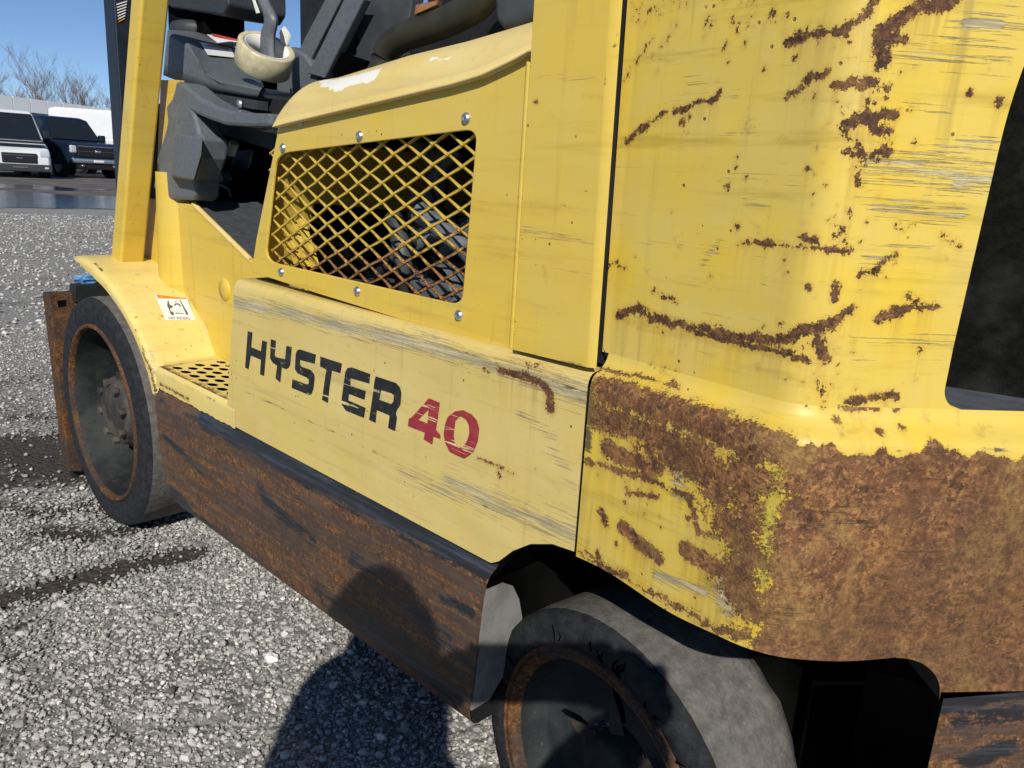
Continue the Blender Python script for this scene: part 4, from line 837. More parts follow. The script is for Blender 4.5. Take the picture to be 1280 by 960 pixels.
t = MB(); t.lathe([(.1885, .011), (.190, .03), (.190, .075), (.190, .108), (.186, .128), (.150, .131)], (0, 0, 0), 'Y', 128, rfun=tear); t.build('tyre_tread', RUB_TREAD, SW)
# radial splits in the old sidewall
for k in range(46):
    a = random.uniform(0, 2*math.pi); r0 = random.uniform(.152, .158); r1 = r0+random.uniform(.006, .020); m = MB(); wd = random.uniform(.0006, .0015); pts = []
    for r_, s in ((r0, 1), ((r0+r1)/2, 1.2), (r1, .2)):
        pts.append((r_, a+random.uniform(-.02, .02), wd*s))
    L1 = [((r_*math.cos(b)-s*math.sin(b)), -.0022, (r_*math.sin(b)+s*math.cos(b))) for r_, b, s in pts]; L2 = [((r_*math.cos(b)+s*math.sin(b)), -.0022, (r_*math.sin(b)-s*math.cos(b))) for r_, b, s in pts]
    m.prism(L1+L2[::-1], (0, .004, 0)); m.build('sidewall_crack', BLACK, SW)
t = MB(); t.lathe([(.1515, .004), (.1505, -.003), (.1465, -.006), (.1445, -.004), (.1440, -.0015), (.1425, -.0045), (.137, -.003), (.132, .010)], (0, 0, 0), 'Y', 128); t.build('rim_flange', RIMR, SW)
t = MB(); t.lathe([(.132, .010), (.128, .040), (.120, .046), (.05, .048)], (0, 0, 0), 'Y', 96); t.build('rim_disc', mat_dusty_dark('black_rim_paint', (.012, .015, .016), (.030, .034, .034)), SW)
t = MB(); t.lathe([(.040, .06), (.039, .036), (.036, .026), (.030, .0205), (.016, .0185), (.001, .018)], (0, 0, 0), 'Y', 48); t.build('hub_cap', mat_dusty_dark('black_hub_cap', (.013, .014, .014), (.045, .042, .038)), SW)
FINM = mat_dusty_dark('rusty_hub_fin', (.018, .017, .016), (.060, .044, .033))
for k in range(5):
    a = R(104)+k*2*math.pi/5
    def pol(r_, b, y): return (r_*math.cos(a+b), y, r_*math.sin(a+b))
    m = MB(); m.add([pol(.040, -.34, .047), pol(.060, -.16, .047), pol(.086, .0, .047), pol(.060, .12, .047), pol(.040, .30, .047), pol(.041, -.05, .036), pol(.066, .0, .040)], [(0, 1, 6, 5), (1, 2, 6), (2, 3, 6), (3, 4, 5, 6)]); m.build('hub_fin', FINM, SW)
    pr = [(.056, -.24), (.070, -.20), (.094, -.05), (.098, .01), (.088, .0), (.066, -.13)]; pts = [pol(r_, b-.04, .0440) for r_, b in pr]
    m = MB(); m.prism(pts, (0, .003, 0)); m.build('vent_slot', BLACK, SW)

# ---- fender, step, inner frame, front leg
def fr(a): return np.interp(a, [R(20), R(27), R(45), R(60), R(75), R(98)], [.383, .383, .367, .352, .345, .352])
ang = np.linspace(R(99), R(20.5), 110)
rowsF = []
for i, a in enumerate(ang):
    r0 = fr(a); tip = max(0, (a-R(86))/R(13)); lipd = .022*(1-.75*tip)
    prof = [(.000, r0-lipd), (-.001, r0-lipd*.5), (.000, r0-.006), (.004, r0-.0015), (.010, r0+.0005)]+[(y, r0+.001) for y in np.linspace(.02, .135, 24)]
    rowsF.append([(r_*math.cos(a), y, .262+r_*math.sin(a)) for y, r_ in prof])
VF = np.array(rowsF)
VF[:, :, 2] = np.where((VF[:, :, 1] > .012) & (VF[:, :, 2] < .450), .450-.003, VF[:, :, 2])
FM = [('rust', [(178, 440), (188, 462), (193, 488)], .006, .9), ('rust', [(168, 412), (180, 440)], .003, .8), ('grime', [(118, 330), (128, 338)], .005, .9), ('grime', [(95, 320), (110, 328)], .004, .7), ('rust', [(205, 458), (240, 452), (270, 450)], .006, .7), ('scuff', [(190, 440), (194, 470)], .010, 1.0), ('rust', [(140, 370), (155, 380)], .002, .6)]
for k in range(30): x = random.uniform(110, 230); y = random.uniform(330, 440); FM.append(('rust', [(x, y), (x+random.uniform(-2, 4), y+random.uniform(-1, 2))], random.uniform(.001, .003), .75))
FD = grid('fender', VF, Y_FEND, FK, FM)
m = MB(); m.lathe([(.0, -.004), (.012, -.003), (.016, .002)], (0, 0, 0), 'Y', 16)
# warning label on the fender
LB = empty('warning_label'); LB.parent = FK
def on_fender(pts, lift=.001):
    P = VF.reshape(-1, 3); px = proj(P); out = []
    for (x, y) in pts:
        d = np.hypot(px[:, 0]-x, px[:, 1]-y); o4 = np.argsort(d)[:4]; q = P[o4].mean(0); rad = np.array([q[0], 0, q[2]-.262]); rad /= np.linalg.norm(rad)
        # ray to the tangent plane there
        n = rad; c = n@q; out.append(tuple(hit(x, y, n, c)+n*lift))
    return out
lq = [(192, 368), (233, 372), (244, 399), (208, 400)]
lc = on_fender([(218, 385)], 0)[0]; ln = np.array([lc[0], 0, lc[2]-.262]); ln /= np.linalg.norm(ln)
def lab(name, mat, pts, lift):
    bm = fill([[(190+x/19.2, 360+y/19.2) for x, y in pts]], lambda x, y: tuple(hit(x, y, ln, ln@np.array(lc)+.004+lift))); return bm_obj(bm, name, mat, LB)
lab('label_sheet', CARD, [(55, 145), (840, 235), (1035, 760), (335, 775)], 0)
lab('label_header', ORANGE, [(100, 155), (835, 238), (843, 262), (140, 245)], .0006)
INK2 = mat_plain('faded_ink', (.10, .095, .09), .6, var=.1)
lab('pictogram', INK2, [(385, 290), (410, 340), (420, 400), (490, 420), (495, 465), (430, 490), (450, 570), (500, 560), (530, 640), (490, 655), (440, 610), (400, 490), (365, 430), (370, 340)], .0006)
lab('pictogram', INK2, [(530, 400), (560, 365), (650, 370), (700, 430), (680, 450), (630, 400), (580, 395), (545, 440)], .0006)
lab('pictogram', INK2, [(655, 280), (675, 280), (800, 500), (850, 570), (870, 640), (820, 640), (790, 560)], .0006)
lab('pictogram', INK2, [(560, 590), (760, 600), (765, 615), (560, 610)], .0006)
lab('pictogram', INK2, [(540, 310), (600, 325), (600, 340), (550, 330)], .0006)
tx = bpy.data.curves.new('t', 'FONT'); tx.body = 'NO RIDERS'; tx.size = 1; tob = bpy.data.objects.new('t', tx); C.objects.link(tob); bpy.context.view_layer.update()
dg = bpy.context.evaluated_depsgraph_get(); tme = bpy.data.meshes.new_from_object(tob.evaluated_get(dg)); bpy.data.objects.remove(tob)
tw_ = max(v.co.x for v in tme.vertices)
for v in tme.vertices:
    x = 385+(v.co.x/tw_)*520+(.7-v.co.y)*20; y = 745-(v.co.y/.7)*58+(v.co.x/tw_)*8; p = hit(190+x/19.2, 360+y/19.2, ln, ln@np.array(lc)+.0046); v.co = p
tme.materials.clear(); tme.materials.append(INK2); link(bpy.data.objects.new('label_text', tme), LB)
# perforated step
SX0, SX1, SY0, SY1, SZ = .362, .70, .004, .128, .4475
holes = []
for r_ in range(5):
    for c_ in range(9):
        cx = SX0+.028+c_*.036+(r_ % 2)*.018; cy = SY0+.025+r_*.0215
        if cx < SX1-.015 and cy < SY1-.010: holes.append([(cx+.0138*math.cos(t), cy+.0082*math.sin(t)) for t in np.linspace(0, 2*math.pi, 12, endpoint=False)])
stp = bm_obj(fill([[(SX0, SY0), (SX0+.1, SY0), (SX0+.2, SY0), (SX1, SY0), (SX1, SY1), (SX0, SY1)]]+holes, lambda x, y: (x, y, SZ), (0, 0, -.001)), 'step', Y_FEND, FK)
pv = np.array([v.co[:] for v in stp.data.vertices]); set_attrs(stp.data, {'rust': np.where(pv[:, 1] < .012, .62, np.where(pv[:, 1] < .030, .34, .08)), 'scuff': 0*pv[:, 0], 'olive': 0*pv[:, 0], 'grime': 0*pv[:, 0]})
m = MB(); m.box((SX0, .006, SZ-.012), (SX1, SY1, SZ-.010)); m.build('step_pan', BLACK, FK)
lipV = np.zeros((70, 10, 3))
for i, X in enumerate(np.linspace(.360, .672, 70)):
    jag = .0007*math.sin(X*90)+.0006*math.sin(X*310)
    for j, f in enumerate(np.linspace(0, 1, 10)): zt = SZ+.001; zb_ = .408+jag*(1); lipV[i, j] = (X, -.0005+(.0045*(f-.8)/.2 if f > .8 else 0), zb_+(zt-zb_)*f)
grid('step_lip', lipV, Y_FEND, FK, [('rust', [(200, 480), (235, 500)], .010, .7), ('grime', [(200, 488), (245, 512), (290, 530)], .003, .7), ('rust', [(205, 470), (270, 500)], .004, .6)])
# inner frame wall
wy = .130
fw_pts = [(-.06, .58), (-.06, .742), (.255, .742), (.48, .656), (.80, .652), (.80, .40), (.34, .40), (.30, .50), (.15, .58)]
m = MB(); m.prism([(x, wy, z) for x, z in fw_pts], (0, .012, 0)); m.build('inner_frame', Y_HOOD, FK, .003)
m = MB(); m.tube([(.26, wy+.004, .742), (.485, wy+.004, .656)], .0055, 8); m.build('floor_trim', Y_LID, FK)
m = MB(); m.tube([(.150, wy+.035, .55), (.150, wy+.035, .80)], [.062, .055], 24); m.build('cowl_post', Y_HOOD, FK)
c = HY(281, 362, wy); m = MB(); m.lathe([(.022, 0), (.021, -.0025), (.001, -.003)], c, 'Y', 24); m.build('frame_plug', Y_HOOD, FK)
m = MB(); m.prism([(.245, wy+.014, .748), (.49, wy+.014, .653), (.78, wy+.014, .653), (.78, .8, .653), (.49, .8, .653), (.245, .8, .748)], (0, 0, -.006)); m.build('floor_mat', FLOORM, FK)
# front overhead-guard leg: box section leaning back
c0 = HY(150, 331, .06); c1 = HY(176.6, 0, .06); le0 = HY(138, 326, .06); le1 = HY(163, 0, .06); d = (c1-c0)
rw = .060
def leg(t): return c0+d*t, le0+(le1-le0)*t
(a0, b0), (a1, b1) = leg(0), leg(1.35)
rr0 = HX(180.5, 332, c0[0]); wl = rr0[1]-.06
m = MB(); m.hexa([a0, b0, b0+np.array([0, wl, 0]), a0+np.array([0, wl, 0])], [a1, b1, b1+np.array([0, wl, 0]), a1+np.array([0, wl, 0])]); m.build('front_guard_leg', Y_HOOD, FK, .006, 3)
# ---- console, covers, levers
CN = empty('dash_console'); CN.parent = FK
low = [(204, 94), (214, 98), (225, 102), (245, 108), (265, 112), (285, 116), (305, 119), (322, 121)]
rid = [(209, 41), (214, 42), (222, 46), (235, 56), (245, 72), (254, 87), (268, 99), (326, 112)]
farr = [(211, 36), (231, 37.5), (252, 41), (265, 46), (280, 52), (296, 61), (318, 85), (330, 108)]
cv = np.array([[HY(*a, .165), HY(*b, .16), HY(*c, .33)] for a, b, c in zip(low, rid, farr)])
def densify(V, n, mth):   # smooth by catmull in both directions
    def cr(P, n):
        out = []; k = len(P)
        for t in np.linspace(0, k-1-1e-6, n):
            i = int(t); f = t-i; p0, p1, p2, p3 = P[max(i-1, 0)], P[i], P[i+1], P[min(i+2, k-1)]
            out.append(.5*((2*p1)+(-p0+p2)*f+(2*p0-5*p1+4*p2-p3)*f*f+(-p0+3*p1-3*p2+p3)*f**3))
        return np.array(out)
    return cr(V, n)
cv2 = densify(cv, 40, 0)
rowsC = []
for a, b, c in cv2:
    row = [a+np.array([0, .12, -.004]), a]+[a+(b-a)*t for t in (.3, .6, .85)]
    p1, p2 = a+(b-a)*.9, b+(c-b)*.08
    row += [(1-t)**2*p1+2*t*(1-t)*b+t*t*p2 for t in np.linspace(0, 1, 6)]+[b+(c-b)*t for t in (.2, .4, .6, .8, 1)]+[c+np.array([-.02, .06, -.12])]
    rowsC.append(row)
VC = np.array(rowsC); grid('console_shell', VC, PLASTIC, CN)
def on_grid(Vg_, pts, lift=.0012):
    P = Vg_.reshape(-1, 3); px = proj(P); out = []
    for (x, y) in pts:
        dd = np.hypot(px[:, 0]-x, px[:, 1]-y); o = np.argsort(dd)[:6]; Q = P[o]; cn = Q.mean(0); _, _, vh = np.linalg.svd(Q-cn); n = vh[2]
        if n@(CAM-cn) < 0: n = -n
        out.append(hit(x, y, n, n@cn)+n*lift)
    return out
def decal(name, mat, pts, Vg_, parent, lift=.0012):
    q = on_grid(Vg_, pts, lift); m = MB(); m.add(q, [tuple(range(len(q)))]); return m.build(name, mat, parent)
dz8 = lambda L: [(190+x/8, y/8) for x, y in L]
decal('label', CARD, dz8([(470, 430), (790, 500), (830, 590), (550, 560)]), VC, CN, .003)
decal('label_header', ORANGE, dz8([(530, 455), (770, 500), (775, 515), (540, 475)]), VC, CN, .0045)
decal('label', CARD, dz8([(505, 325), (590, 350), (890, 420), (850, 485), (660, 450)]), VC, CN, .003)
decal('label_header', REDINK, dz8([(590, 352), (890, 400), (890, 425), (600, 372)]), VC, CN, .0045)
m = MB(); lowc = cv2[:, 0]; m.prism([lowc[0]+np.array([0, .03, 0]), lowc[-1]+np.array([0, .03, 0]), lowc[-1]+np.array([0, .03, -.09]), lowc[0]+np.array([0, .03, -.09])], (0, .25, 0)); m.build('console_base', DARK, CN)
Z4 = lambda L: [(180+x/4.8, 100+y/4.8) for x, y in L]
cov = Z4([(190, 5), (230, 20), (330, 100), (430, 155), (560, 195), (755, 200), (755, 280), (600, 280), (480, 270), (380, 235), (290, 195), (330, 330), (355, 345), (345, 470), (305, 600), (305, 690), (290, 720), (140, 715), (48, 645), (60, 600), (88, 560), (85, 520), (70, 490), (100, 390), (130, 290), (137, 240), (128, 160), (165, 110), (180, 60)])
bm_obj(fill([cov], lambda x, y: tuple(HY(x, y, .118)), (0, .05, 0)), 'side_cover', PLASTIC, CN, .006)
m = MB(); pk = Z4([(200, 318), (352, 345), (345, 450), (300, 605), (160, 580)]); m.hexa([tuple(HY(x, y, .092)) for x, y in pk], [tuple(HY(x, y, .135)) for x, y in pk]); m.build('cover_pocket', PLASTIC, CN, .005)
m = MB(); m.prism([HY(195, 246, .128), HY(222, 240, .128), HY(224, 100, .128), HY(201, 100, .128)], (0, .01, 0)); m.build('cowl_plate', Y_HOOD, FK)
sc = HY(300, 130, .155); m = MB(); m.lathe([(.008, 0), (.007, -.004), (.0005, -.005)], sc, 'Y', 14); m.build('screw', ZINC, CN)
m = MB(); m.prism([HY(240, 112, .16), HY(322, 126, .16), HY(322, 137, .16), HY(252, 126, .16)], (0, .02, 0)); m.build('console_bracket', PLASTIC_D, CN)
m = MB(); m.box((-.16, .17, .45), (-.12, .86, .95)); m.build('bulkhead', BLACK, FK)
m = MB(); m.prism([HY(290, 75, .55), HY(378, 92, .55), HY(378, 180, .55), HY(290, 180, .55)], (0, .03, 0)); m.build('dash_back', BLACK, FK)
m = MB(); m.prism([HY(346, 62, .42), HY(364, 58, .42), HY(380, 68, .42), HY(394, 88, .42), HY(399, 106, .42), HY(372, 122, .42), HY(345, 116, .42)], (0, .06, 0)); m.build('seat_bracket', PLASTIC, FK, .006)
m = MB(); m.tube([HY(268, 200, .2), HY(267, 222, .2), HY(266, 232, .2)], .0022, 6); m.tube([HY(266, 232, .2), HY(275, 231, .22), HY(285, 236, .22), HY(288, 245, .22)], .003, 6); m.build('cable', ZINC, FK)
m = MB(); m.tube([HY(293, 178, .24), HY(288, 192, .24)], .010, 8); m.build('switch_plunger', CARD, FK)
m = MB(); m.prism([HY(290, 200, .3), HY(312, 198, .3), HY(310, 212, .3), HY(288, 213, .3)], (-.02, .02, .02)); m.build('pedal', PLASTIC_D, FK)
m = MB(); m.prism([HY(252, 215, .25), HY(268, 195, .25), HY(280, 225, .25), HY(256, 238, .25)], (-.02, .03, 0)); m.build('pedal', PLASTIC_D, FK)
m = MB(); m.prism([HY(150, -60, .30), HY(283, -60, .30), HY(285, 6, .30), HY(278, 19, .30), HY(214, 10, .30), HY(205, 5, .30)], (0, .14, .0)); m.build('steering_column', PLASTIC_D, FK, .006)
m = MB(); m.prism([HY(209, 3, .32), HY(255, 10, .32), HY(256, 44, .32), HY(210, 36, .32)], (0, .10, 0)); m.build('column_boot', BLACK, FK, .004)
m = MB(); m.lathe([(.062, -.012), (.066, 0), (.060, .012), (.05, .016)], HY(222, 34, .30)+np.array([0, .05, 0]), 'Z', 32); m.build('column_collar', PLASTIC_D, FK)
m = MB(); m.tube([HY(276, 14, .38), HY(276, 24, .38), HY(279, 36, .38), HY(279, 62, .38)], [.022, .018, .010, .010], 12); m.build('hydraulic_lever', DARK, FK)
lv = [HY(318, -60, .24), HY(321, -8, .24), HY(332, 22, .24), HY(328, 48, .24), HY(330, 95, .24)]
P_ = densify(np.array(lv), 24, 0); lw = np.interp(np.arange(24), [0, 8, 15, 24], [.012, .014, .021, .022]); Vl = []
for i in range(24):
    ring = [(math.cos(t)*lw[i], math.sin(t)*.011) for t in np.linspace(0, 2*math.pi, 15)]; Vl.append([P_[i]+np.array([a, .011+b, 0]) for a, b in ring])
grid('brake_lever', np.array(Vl), PLASTIC, FK)
m = MB(); m.prism([HY(316.5, 0, .236), HY(319, 0, .236), HY(325, 16, .236), HY(321.5, 17, .236)], (0, -.002, 0)); m.prism([HY(313, -30, .236), HY(315, -30, .236), HY(319, 0, .236), HY(316.5, 0, .236)], (0, -.002, 0)); m.build('lever_tag', CARD, FK)
# ---- seat, its frame, far guard leg
m = MB(); m.prism([HY(374, -80, .80), HY(389, -80, .80), HY(391, 60, .80), HY(376, 74, .80)], (0, .05, 0)); m.build('far_guard_leg', DARK, FK)
SG = mat_plain('seat_frame_grey', (.045, .050, .052), .6, var=.25, scale=14)
m = MB(); m.prism([HY(366, 105, .45), HY(385, 78, .45), HY(434, -40, .45), HY(520, -40, .45), HY(505, 70, .45), HY(430, 125, .45)], (0, .03, 0)); m.build('seat_base_plate', SG, FK, .003)
m = MB(); m.prism([HY(380, 90, .43), HY(373, 62, .43), HY(421, -30, .43), HY(441, -30, .43)], (0, .02, 0)); m.build('seat_strut', PLASTIC, FK, .003)
m = MB(); m.prism([HY(384, 92, .41), HY(430, -2, .41), HY(455, -2, .41), HY(405, 98, .41)], (0, .02, 0)); m.build('seat_strut', PLASTIC, FK, .003)
m = MB(); m.prism([HY(410, 90, .42), HY(422, 64, .42), HY(458, 76, .42), HY(446, 98, .42)], (0, .01, 0)); m.build('latch_recess', BLACK, FK)
for (x, y) in ((446, 52), (443, 64)):
    m = MB(); m.lathe([(.008, 0), (.0005, -.002)], HY(x, y, .449), 'Y', 14); m.build('frame_hole', BLACK, FK)
OLV = mat_plain('olive_black_vinyl', (.030, .029, .018), .5, var=.3, scale=20)
m = MB(); P_ = densify(np.array([HY(480, 110, .32), HY(480, 78, .32), HY(488, 58, .32), HY(510, 44, .32), HY(560, 26, .32), HY(600, 2, .32), HY(625, -40, .32)]), 30, 0); m.tube(P_, .024, 14); m.build('armrest_tube', OLV, FK)
m = MB(); m.prism([HY(508, 72, .40), HY(512, 40, .40), HY(560, -60, .40), HY(675, -60, .40), HY(675, 70, .40)], (0, .35, 0)); m.build('seat_cushion', mat_plain('black_seat_vinyl', (.012, .012, .011), .55), FK, .012)
m = MB(); m.prism([HY(614, -40, .22), HY(675, -40, .22), HY(675, 18, .22), HY(650, 34, .22), HY(628, 38, .22), HY(616, 28, .22)], (0, .08, 0)); m.build('seat_side_bolster', SG, FK, .012)
m = MB(); m.prism([HY(518, 18, .30), HY(545, 6, .30), HY(548, 0, .30), HY(520, 6, .30)], (0, .01, .0)); m.build('torn_foam', mat_plain('torn_foam', (.30, .14, .06), .8), FK)
ca, cb_ = HY(512, 74, .44), HY(660, 74, .44)
m = MB(); m.box((min(ca[0], cb_[0])+.03, .46, .93), (max(ca[0], cb_[0])-.02, .72, max(ca[2], cb_[2])+.02)); m.build('seat_pedestal', DARK, FK)
cp = HY(430, 122, .46); m = MB(); m.box((cp[0]-.10, .47, .60), (cp[0]+.02, .70, cp[2]+.01)); m.build('seat_support', DARK, FK)
sc0 = HY(235, 5, .36); m = MB(); m.tube([(sc0[0]-.10, .42, .78), (sc0[0], .40, sc0[2]+.02)], .035, 12); m.build('column_tube', DARK, FK)
# ---- engine bay behind the grille
EB = empty('engine_bay'); EB.parent = FK
m = MB(); m.prism([HY(350, 150, .03)+np.array([.012, 0, -.01]), HY(350, 150, .03)+np.array([.03, .8, -.01]), HY(314, 340, .03)+np.array([.03, .8, 0]), HY(314, 340, .03)+np.array([.012, 0, 0])], (.004, 0, 0)); m.box((.76, .62, .40), (1.36, .64, .90)); m.box((.74, .10, .50), (.755, .62, .86)); m.build('bay_wall', BLACK, EB)
IRON = mat_plain('oily_engine_iron', (.05, .052, .055), .5, var=.5, scale=25)
m = MB(); m.box((.98, .26, .5), (1.25, .55, .74)); m.build('engine_block', IRON, EB, .01)
for k in range(16):
    x = random.uniform(.92, 1.25); z = random.uniform(.66, .84); y = random.uniform(.07, .22); m = MB()
    P_ = densify(np.array([(x+random.uniform(-.09, .09), y+random.uniform(-.02, .06), z+s) for s in (-.14, -.07, 0, .06)]), 14, 0); m.tube(P_, random.uniform(.004, .014), 8); m.build('hose', random.choice([IRON, DARK, PLASTIC]), EB)
for k in range(10):
    x = random.uniform(.95, 1.22); z = random.uniform(.70, .84); y = random.uniform(.12, .25); m = MB(); s = random.uniform(.015, .035); m.box((x, y, z), (x+s*1.6, y+.05, z+s)); o = m.build('engine_fitting', IRON, EB, .004)
m = MB(); c = HY(545, 362, .09); m.lathe([(.03, 0), (.034, .01), (.034, .05)], c, 'Y', 20); m.prism([HY(512, 350, .08), HY(560, 352, .08), HY(572, 380, .08), HY(520, 372, .08)], (0, .06, -.03)); m.build('battery_cover', mat_plain('pale_grey_plastic', (.11, .115, .125), .45), EB, .004)
for k in range(3):
    m = MB(); x = 347+k*11; m.prism([HY(x, 262+k*4, .07), HY(x+5, 262+k*4, .07), HY(x+26, 330+k*3, .07), HY(x+20, 330+k*3, .07)], (0, .008, 0)); m.build('bracket_bar', Y_HOOD, EB)
# ---- frame core: what closes the body inside
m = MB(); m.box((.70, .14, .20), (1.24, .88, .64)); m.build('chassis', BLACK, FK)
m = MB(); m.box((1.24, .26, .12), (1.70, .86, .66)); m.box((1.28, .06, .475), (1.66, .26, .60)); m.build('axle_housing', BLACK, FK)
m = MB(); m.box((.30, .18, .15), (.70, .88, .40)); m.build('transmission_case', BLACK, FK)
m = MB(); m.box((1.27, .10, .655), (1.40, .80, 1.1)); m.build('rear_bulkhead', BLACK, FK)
m = MB(); m.tube([(0, .17, .262), (0, .8, .262)], .06, 16); m.build('drive_axle', DARK, FK)
m = MB(); m.tube([(1.41, .16, .189), (1.41, .5, .189)], .04, 12); m.build('steer_axle', DARK, FK)
# ---- mast and carriage in front
mp = [HX(141.5, -120, -.36), HX(185, -120, -.36), HX(190, 330, -.36), HX(163, 330, -.36)]
ml = HX(142, 0, -.36); ml2 = HX(150, 126, -.36)
yl = ml[1]; m = MB(); MK = mat_plain('mast_dark_blue_black', (.012, .016, .026), .45)
dm = (ml-ml2)/(ml[2]-ml2[2]); b0 = ml2+dm*(.08-ml2[2]); t0 = ml+dm*(1.9-ml[2])
m.hexa([b0, b0+np.array([0, .09, 0]), b0+np.array([-.07, .09, 0]), b0+np.array([-.07, 0, 0])], [t0, t0+np.array([0, .09, 0]), t0+np.array([-.07, .09, 0]), t0+np.array([-.07, 0, 0])]); m.build('mast_rail', MK, FK, .004)
for k in range(7):
    m = MB(); xx = 146+k*.4; y = 3+k*3.6; m.prism([HX(xx, y+1.8, -.357), HX(xx+13-k*.9, y-2.2, -.357), HX(xx+13-k*.9, y-.8, -.357), HX(xx, y+3.2, -.357)], (-.002, 0, 0)); m.build('decal_line', CARD if k < 6 else ORANGE, FK)
XC = -.30
m = MB(); m.hexa([HX(60.5, 368, XC), HX(101, 366, XC), HX(104, 590, XC), HX(86, 590, XC)], [HX(60.5, 368, XC)+np.array([-.05, 0, 0]), HX(101, 366, XC)+np.array([-.05, 0, 0]), HX(104, 590, XC)+np.array([-.05, 0, 0]), HX(86, 590, XC)+np.array([-.05, 0, 0])]); m.build('carriage_plate', CARR, FK, .004)
m = MB(); m.prism([HX(72, 376, XC+.002), HX(82, 375, XC+.002), HX(82, 382, XC+.002), HX(73, 384, XC+.002)], (-.004, 0, 0)); m.build('carriage_slot', BLACK, FK)
m = MB(); m.prism([HX(93, 357, -.285), HX(170, 352, -.285), HX(172, 385, -.285), HX(93, 378, -.285)], (-.04, 0, 0)); m.build('carriage_bar', DARK, FK, .003)
m = MB(); m.hexa([HX(86, 380, -.33), HX(150, 375, -.33), HX(150, 600, -.33), HX(92, 600, -.33)], [HX(86, 380, -.33)+np.array([-.03, 0, 0]), HX(150, 375, -.33)+np.array([-.03, 0, 0]), HX(150, 600, -.33)+np.array([-.03, 0, 0]), HX(92, 600, -.33)+np.array([-.03, 0, 0])]); m.build('mast_foot', DARK, FK)
# ------------------------------------------------------------------ loose things
def lump(name, mat, pos, r, seed, squash=(1, 1, .6), sub=2, amp=.3):
    bm = bmesh.new(); bmesh.ops.create_icosphere(bm, subdivisions=sub, radius=r); rr_ = random.Random(seed); ph = [rr_.uniform(0, 6) for _ in range(6)]
    for v in bm.verts:
        c = v.co.normalized(); k = 1+amp*(math.sin(3*c.x+ph[0])*math.sin(4*c.y+ph[1])+.5*math.sin(7*c.z+ph[2])*math.sin(6*c.x+ph[3])); v.co = Vector((c.x*squash[0], c.y*squash[1], c.z*squash[2]))*r*k
    o = bm_obj(bm, name, mat); o.location = pos; return o
g = HZ(339, 824, .004); tag(lump('white_stone', mat_plain('white_quartz', (.85, .84, .80), .7, var=.05), (g[0], g[1], .007), .0115, 3, (1.2, .9, .6)), 'bright white pebble lying alone on the grey gravel by the sill', 'stone')
g = HX(112, 349, -.30); tag(lump('plastic_scrap', BLUEP, tuple(g), .022, 5, (.5, 1.4, .5), 3, .5), 'crumpled blue plastic scrap lying on the dark bar above the front wheel', 'scrap')
# roll of tape hung on the brake lever
tp = MB(); hgt, ro, ri = .046, .054, .043
tp.lathe([(ri, -hgt/2), (ro-.002, -hgt/2), (ro, -hgt/2+.002), (ro, hgt/2-.002), (ro-.002, hgt/2), (ri+.002, hgt/2), (ri, hgt/2-.002), (ri, -hgt/2)], (0, 0, 0), 'Z', 56, rfun=lambda a, j: 1+.012*math.sin(2*a)+.006*math.sin(5*a+1))
TR = empty('tape_roll', tuple(HY(331, 71, .25)), 0, 'yellowed roll of packing tape hung round the grey lever', 'tape roll')
axis = Vector(tuple(-fw*.62+up*.66+rt*.42)).normalized(); TR.rotation_euler = axis.to_track_quat('Z', 'Y').to_euler()
tp.build('tape', TAPE, TR)
cr = MB(); cr.lathe([(ri-.0005, -hgt/2+.001), (ri-.003, -hgt/2+.001), (ri-.003, hgt/2-.001), (ri-.0005, hgt/2-.001)], (0, 0, 0), 'Z', 40); cr.build('core', CARD, TR)
fl = MB(); fl.prism([(.038, .022, .02), (.044, .010, .024), (.047, .012, .045), (.041, .026, .05), (.036, .03, .035)], (-.003, .002, .004)); fl.build('loose_end', CARD, TR)

# ------------------------------------------------------------------ the photographer (stands behind the lens; throws the round shadow on sill and gravel)
def skin_body(name, mat, joints, bones, parent=None, sub=2, rootj=0):
    me = bpy.data.meshes.new(name); me.from_pydata([j[0] for j in joints], bones, []); me.materials.append(mat); o = link(bpy.data.objects.new(name, me), parent)
    sm = o.modifiers.new('skin', 'SKIN'); sm.use_smooth_shade = True
    lay = me.skin_vertices[0] if me.skin_vertices else None
    for i, j in enumerate(joints): lay.data[i].radius = (j[1], j[1] if len(j) < 3 else j[2])
    lay.data[rootj].use_root = True
    s = o.modifiers.new('sub', 'SUBSURF'); s.levels = sub; s.render_levels = sub
    return o
ee = np.array([math.cos(R(SAZ)), math.sin(R(SAZ)), 0]); sunh = np.array([math.sin(R(SAZ)), -math.cos(R(SAZ)), 0]); fh_ = -sunh; rh = ee*.35+sunh*.94; u3 = np.array([0, 0, 1.0])
B = np.array([1.937, -.899, 0])-ee*.012       # under the neck
def W(f, r, z): return tuple(B+fh_*f+rh*r+u3*(z-(.092 if z > .85 else 0)))
PH = empty('person', tuple(np.array(W(-.28, 0, 0))), 0, 'crouching person in dark jacket holding a phone up to the truck', 'person')
off_ = np.array(PH.location)
pb = CAM+rt*.05-fw*.03-up*.02
def HH(f, r, z): return tuple(pb+fw*(f-.285)+rt*r*1.15+up*(z-.815))
def WE(f, r, z, k): return tuple(np.array(W(f, r, z))+ee*k)
def L(p): return tuple(np.array(p)-off_)
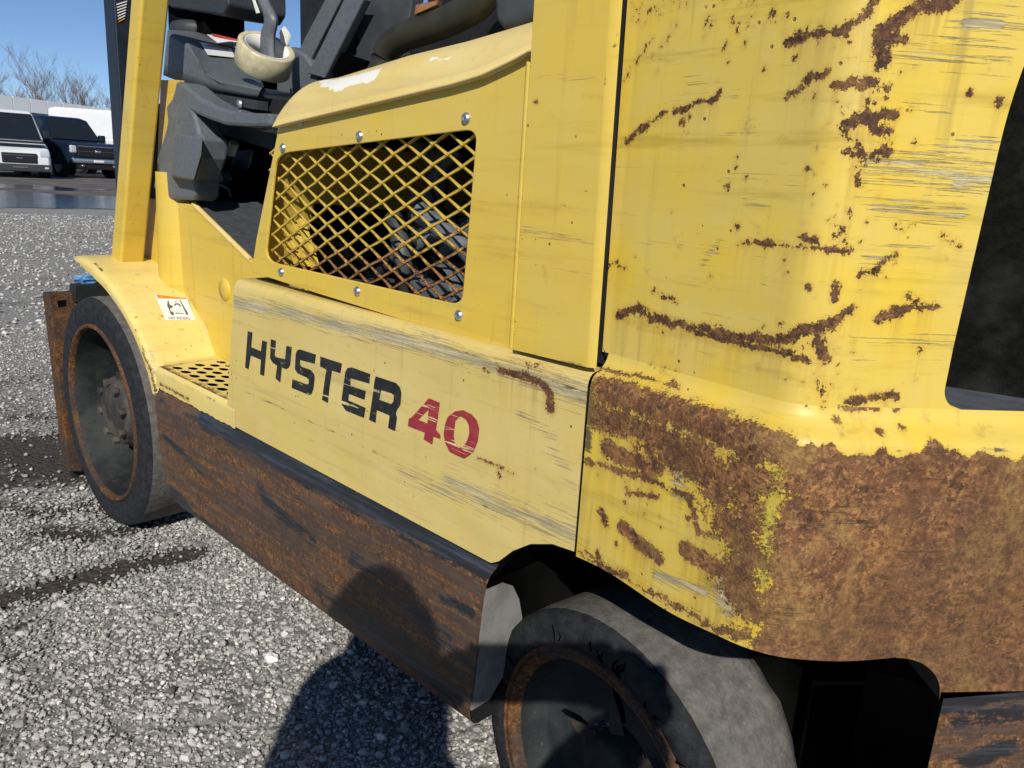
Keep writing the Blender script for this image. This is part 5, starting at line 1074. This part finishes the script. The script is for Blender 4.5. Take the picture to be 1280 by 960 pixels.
# joints: pelvis, waist, chest, neck base, neck, head low, head mid, head top, shoulders, elbows, wrists, hips, knees, ankles, toes
J = [(W(-.33, 0, .50), .145, .12), (W(-.24, .05, .62), .18, .15), (W(-.12, .03, .80), .19, .15), (W(-.02, -.02, .93), .16, .14), (W(.02, -.05, .985), .135), (W(.05, 0, 1.04), .105), (W(.06, 0, 1.10), .118), (W(.05, 0, 1.175), .078),
     (W(-.03, -.19, .95), .100), (W(.05, -.25, .74), .052), (HH(.235, -.10, .79), .034), (WE(-.03, .08, .92, .10), .085), (WE(.0, .06, .72, .14), .06), (HH(.235, .10, .79), .034),
     (W(-.33, -.10, .48), .10), (W(.02, -.22, .50), .072), (W(-.22, -.17, .10), .045), (W(-.30, -.165, .05), .04), (W(-.06, -.19, .035), .035),
     (W(-.33, .10, .48), .10), (W(.02, .22, .50), .072), (W(-.22, .17, .10), .045), (W(-.30, .165, .05), .04), (W(-.06, .19, .035), .035)]
Bn = [(0, 1), (1, 2), (2, 3), (3, 4), (4, 5), (5, 6), (6, 7), (2, 8), (8, 9), (9, 10), (2, 11), (11, 12), (12, 13), (0, 14), (14, 15), (15, 16), (16, 17), (16, 18), (0, 19), (19, 20), (20, 21), (21, 22), (21, 23)]
skin_body('body', CLOTH, [(L(j[0]),)+tuple(j[1:]) for j in J], Bn, PH)
for s in (-1, 1):
    jj = [(HH(.235, s*.10, .79), .026), (HH(.265, s*.088, .805), .030), (HH(.285, s*.080, .815), .026)]; bb = [(0, 1), (1, 2)]
    for k, (dz, ln_) in enumerate(((.022, .8), (.008, 1.0), (-.006, .95), (-.020, .75))):
        i = len(jj); jj += [(HH(.292, s*.086, .815+dz), .0085), (HH(.292+.012, s*(.080-.008*ln_), .815+dz), .008), (HH(.285, s*(.072-.012*ln_), .816+dz), .007)]; bb += [(2, i), (i, i+1), (i+1, i+2)]
    i = len(jj); jj += [(HH(.262, s*.074, .832), .009), (HH(.262, s*.058, .845), .008)]; bb += [(1, i), (i, i+1)]
    skin_body('hand', SKIN, [(L(j[0]),)+tuple(j[1:]) for j in jj], bb, PH, 1)
hd = lump('face', SKIN, (0, 0, 0), .085, 4, (.92, 1.0, 1.25), 3, .02); hd.parent = PH; hd.location = L(W(.085, 0, 1.085))
ph = empty('smartphone', tuple(CAM-fw*.012-np.array([0, 0, .0])), 0, 'black smartphone held upright in both hands of the crouching person', 'phone')
m = MB(); hw_, hh_, th_ = .076, .037, .008
cs = [rt*sx*hw_+up*sy*hh_ for sx, sy in ((-1, -1), (1, -1), (1, 1), (-1, 1))]; sh = -up*.02+rt*.05
m.prism([c+sh for c in cs], -fw*th_); m.build('case', CBLACK, ph, .004)
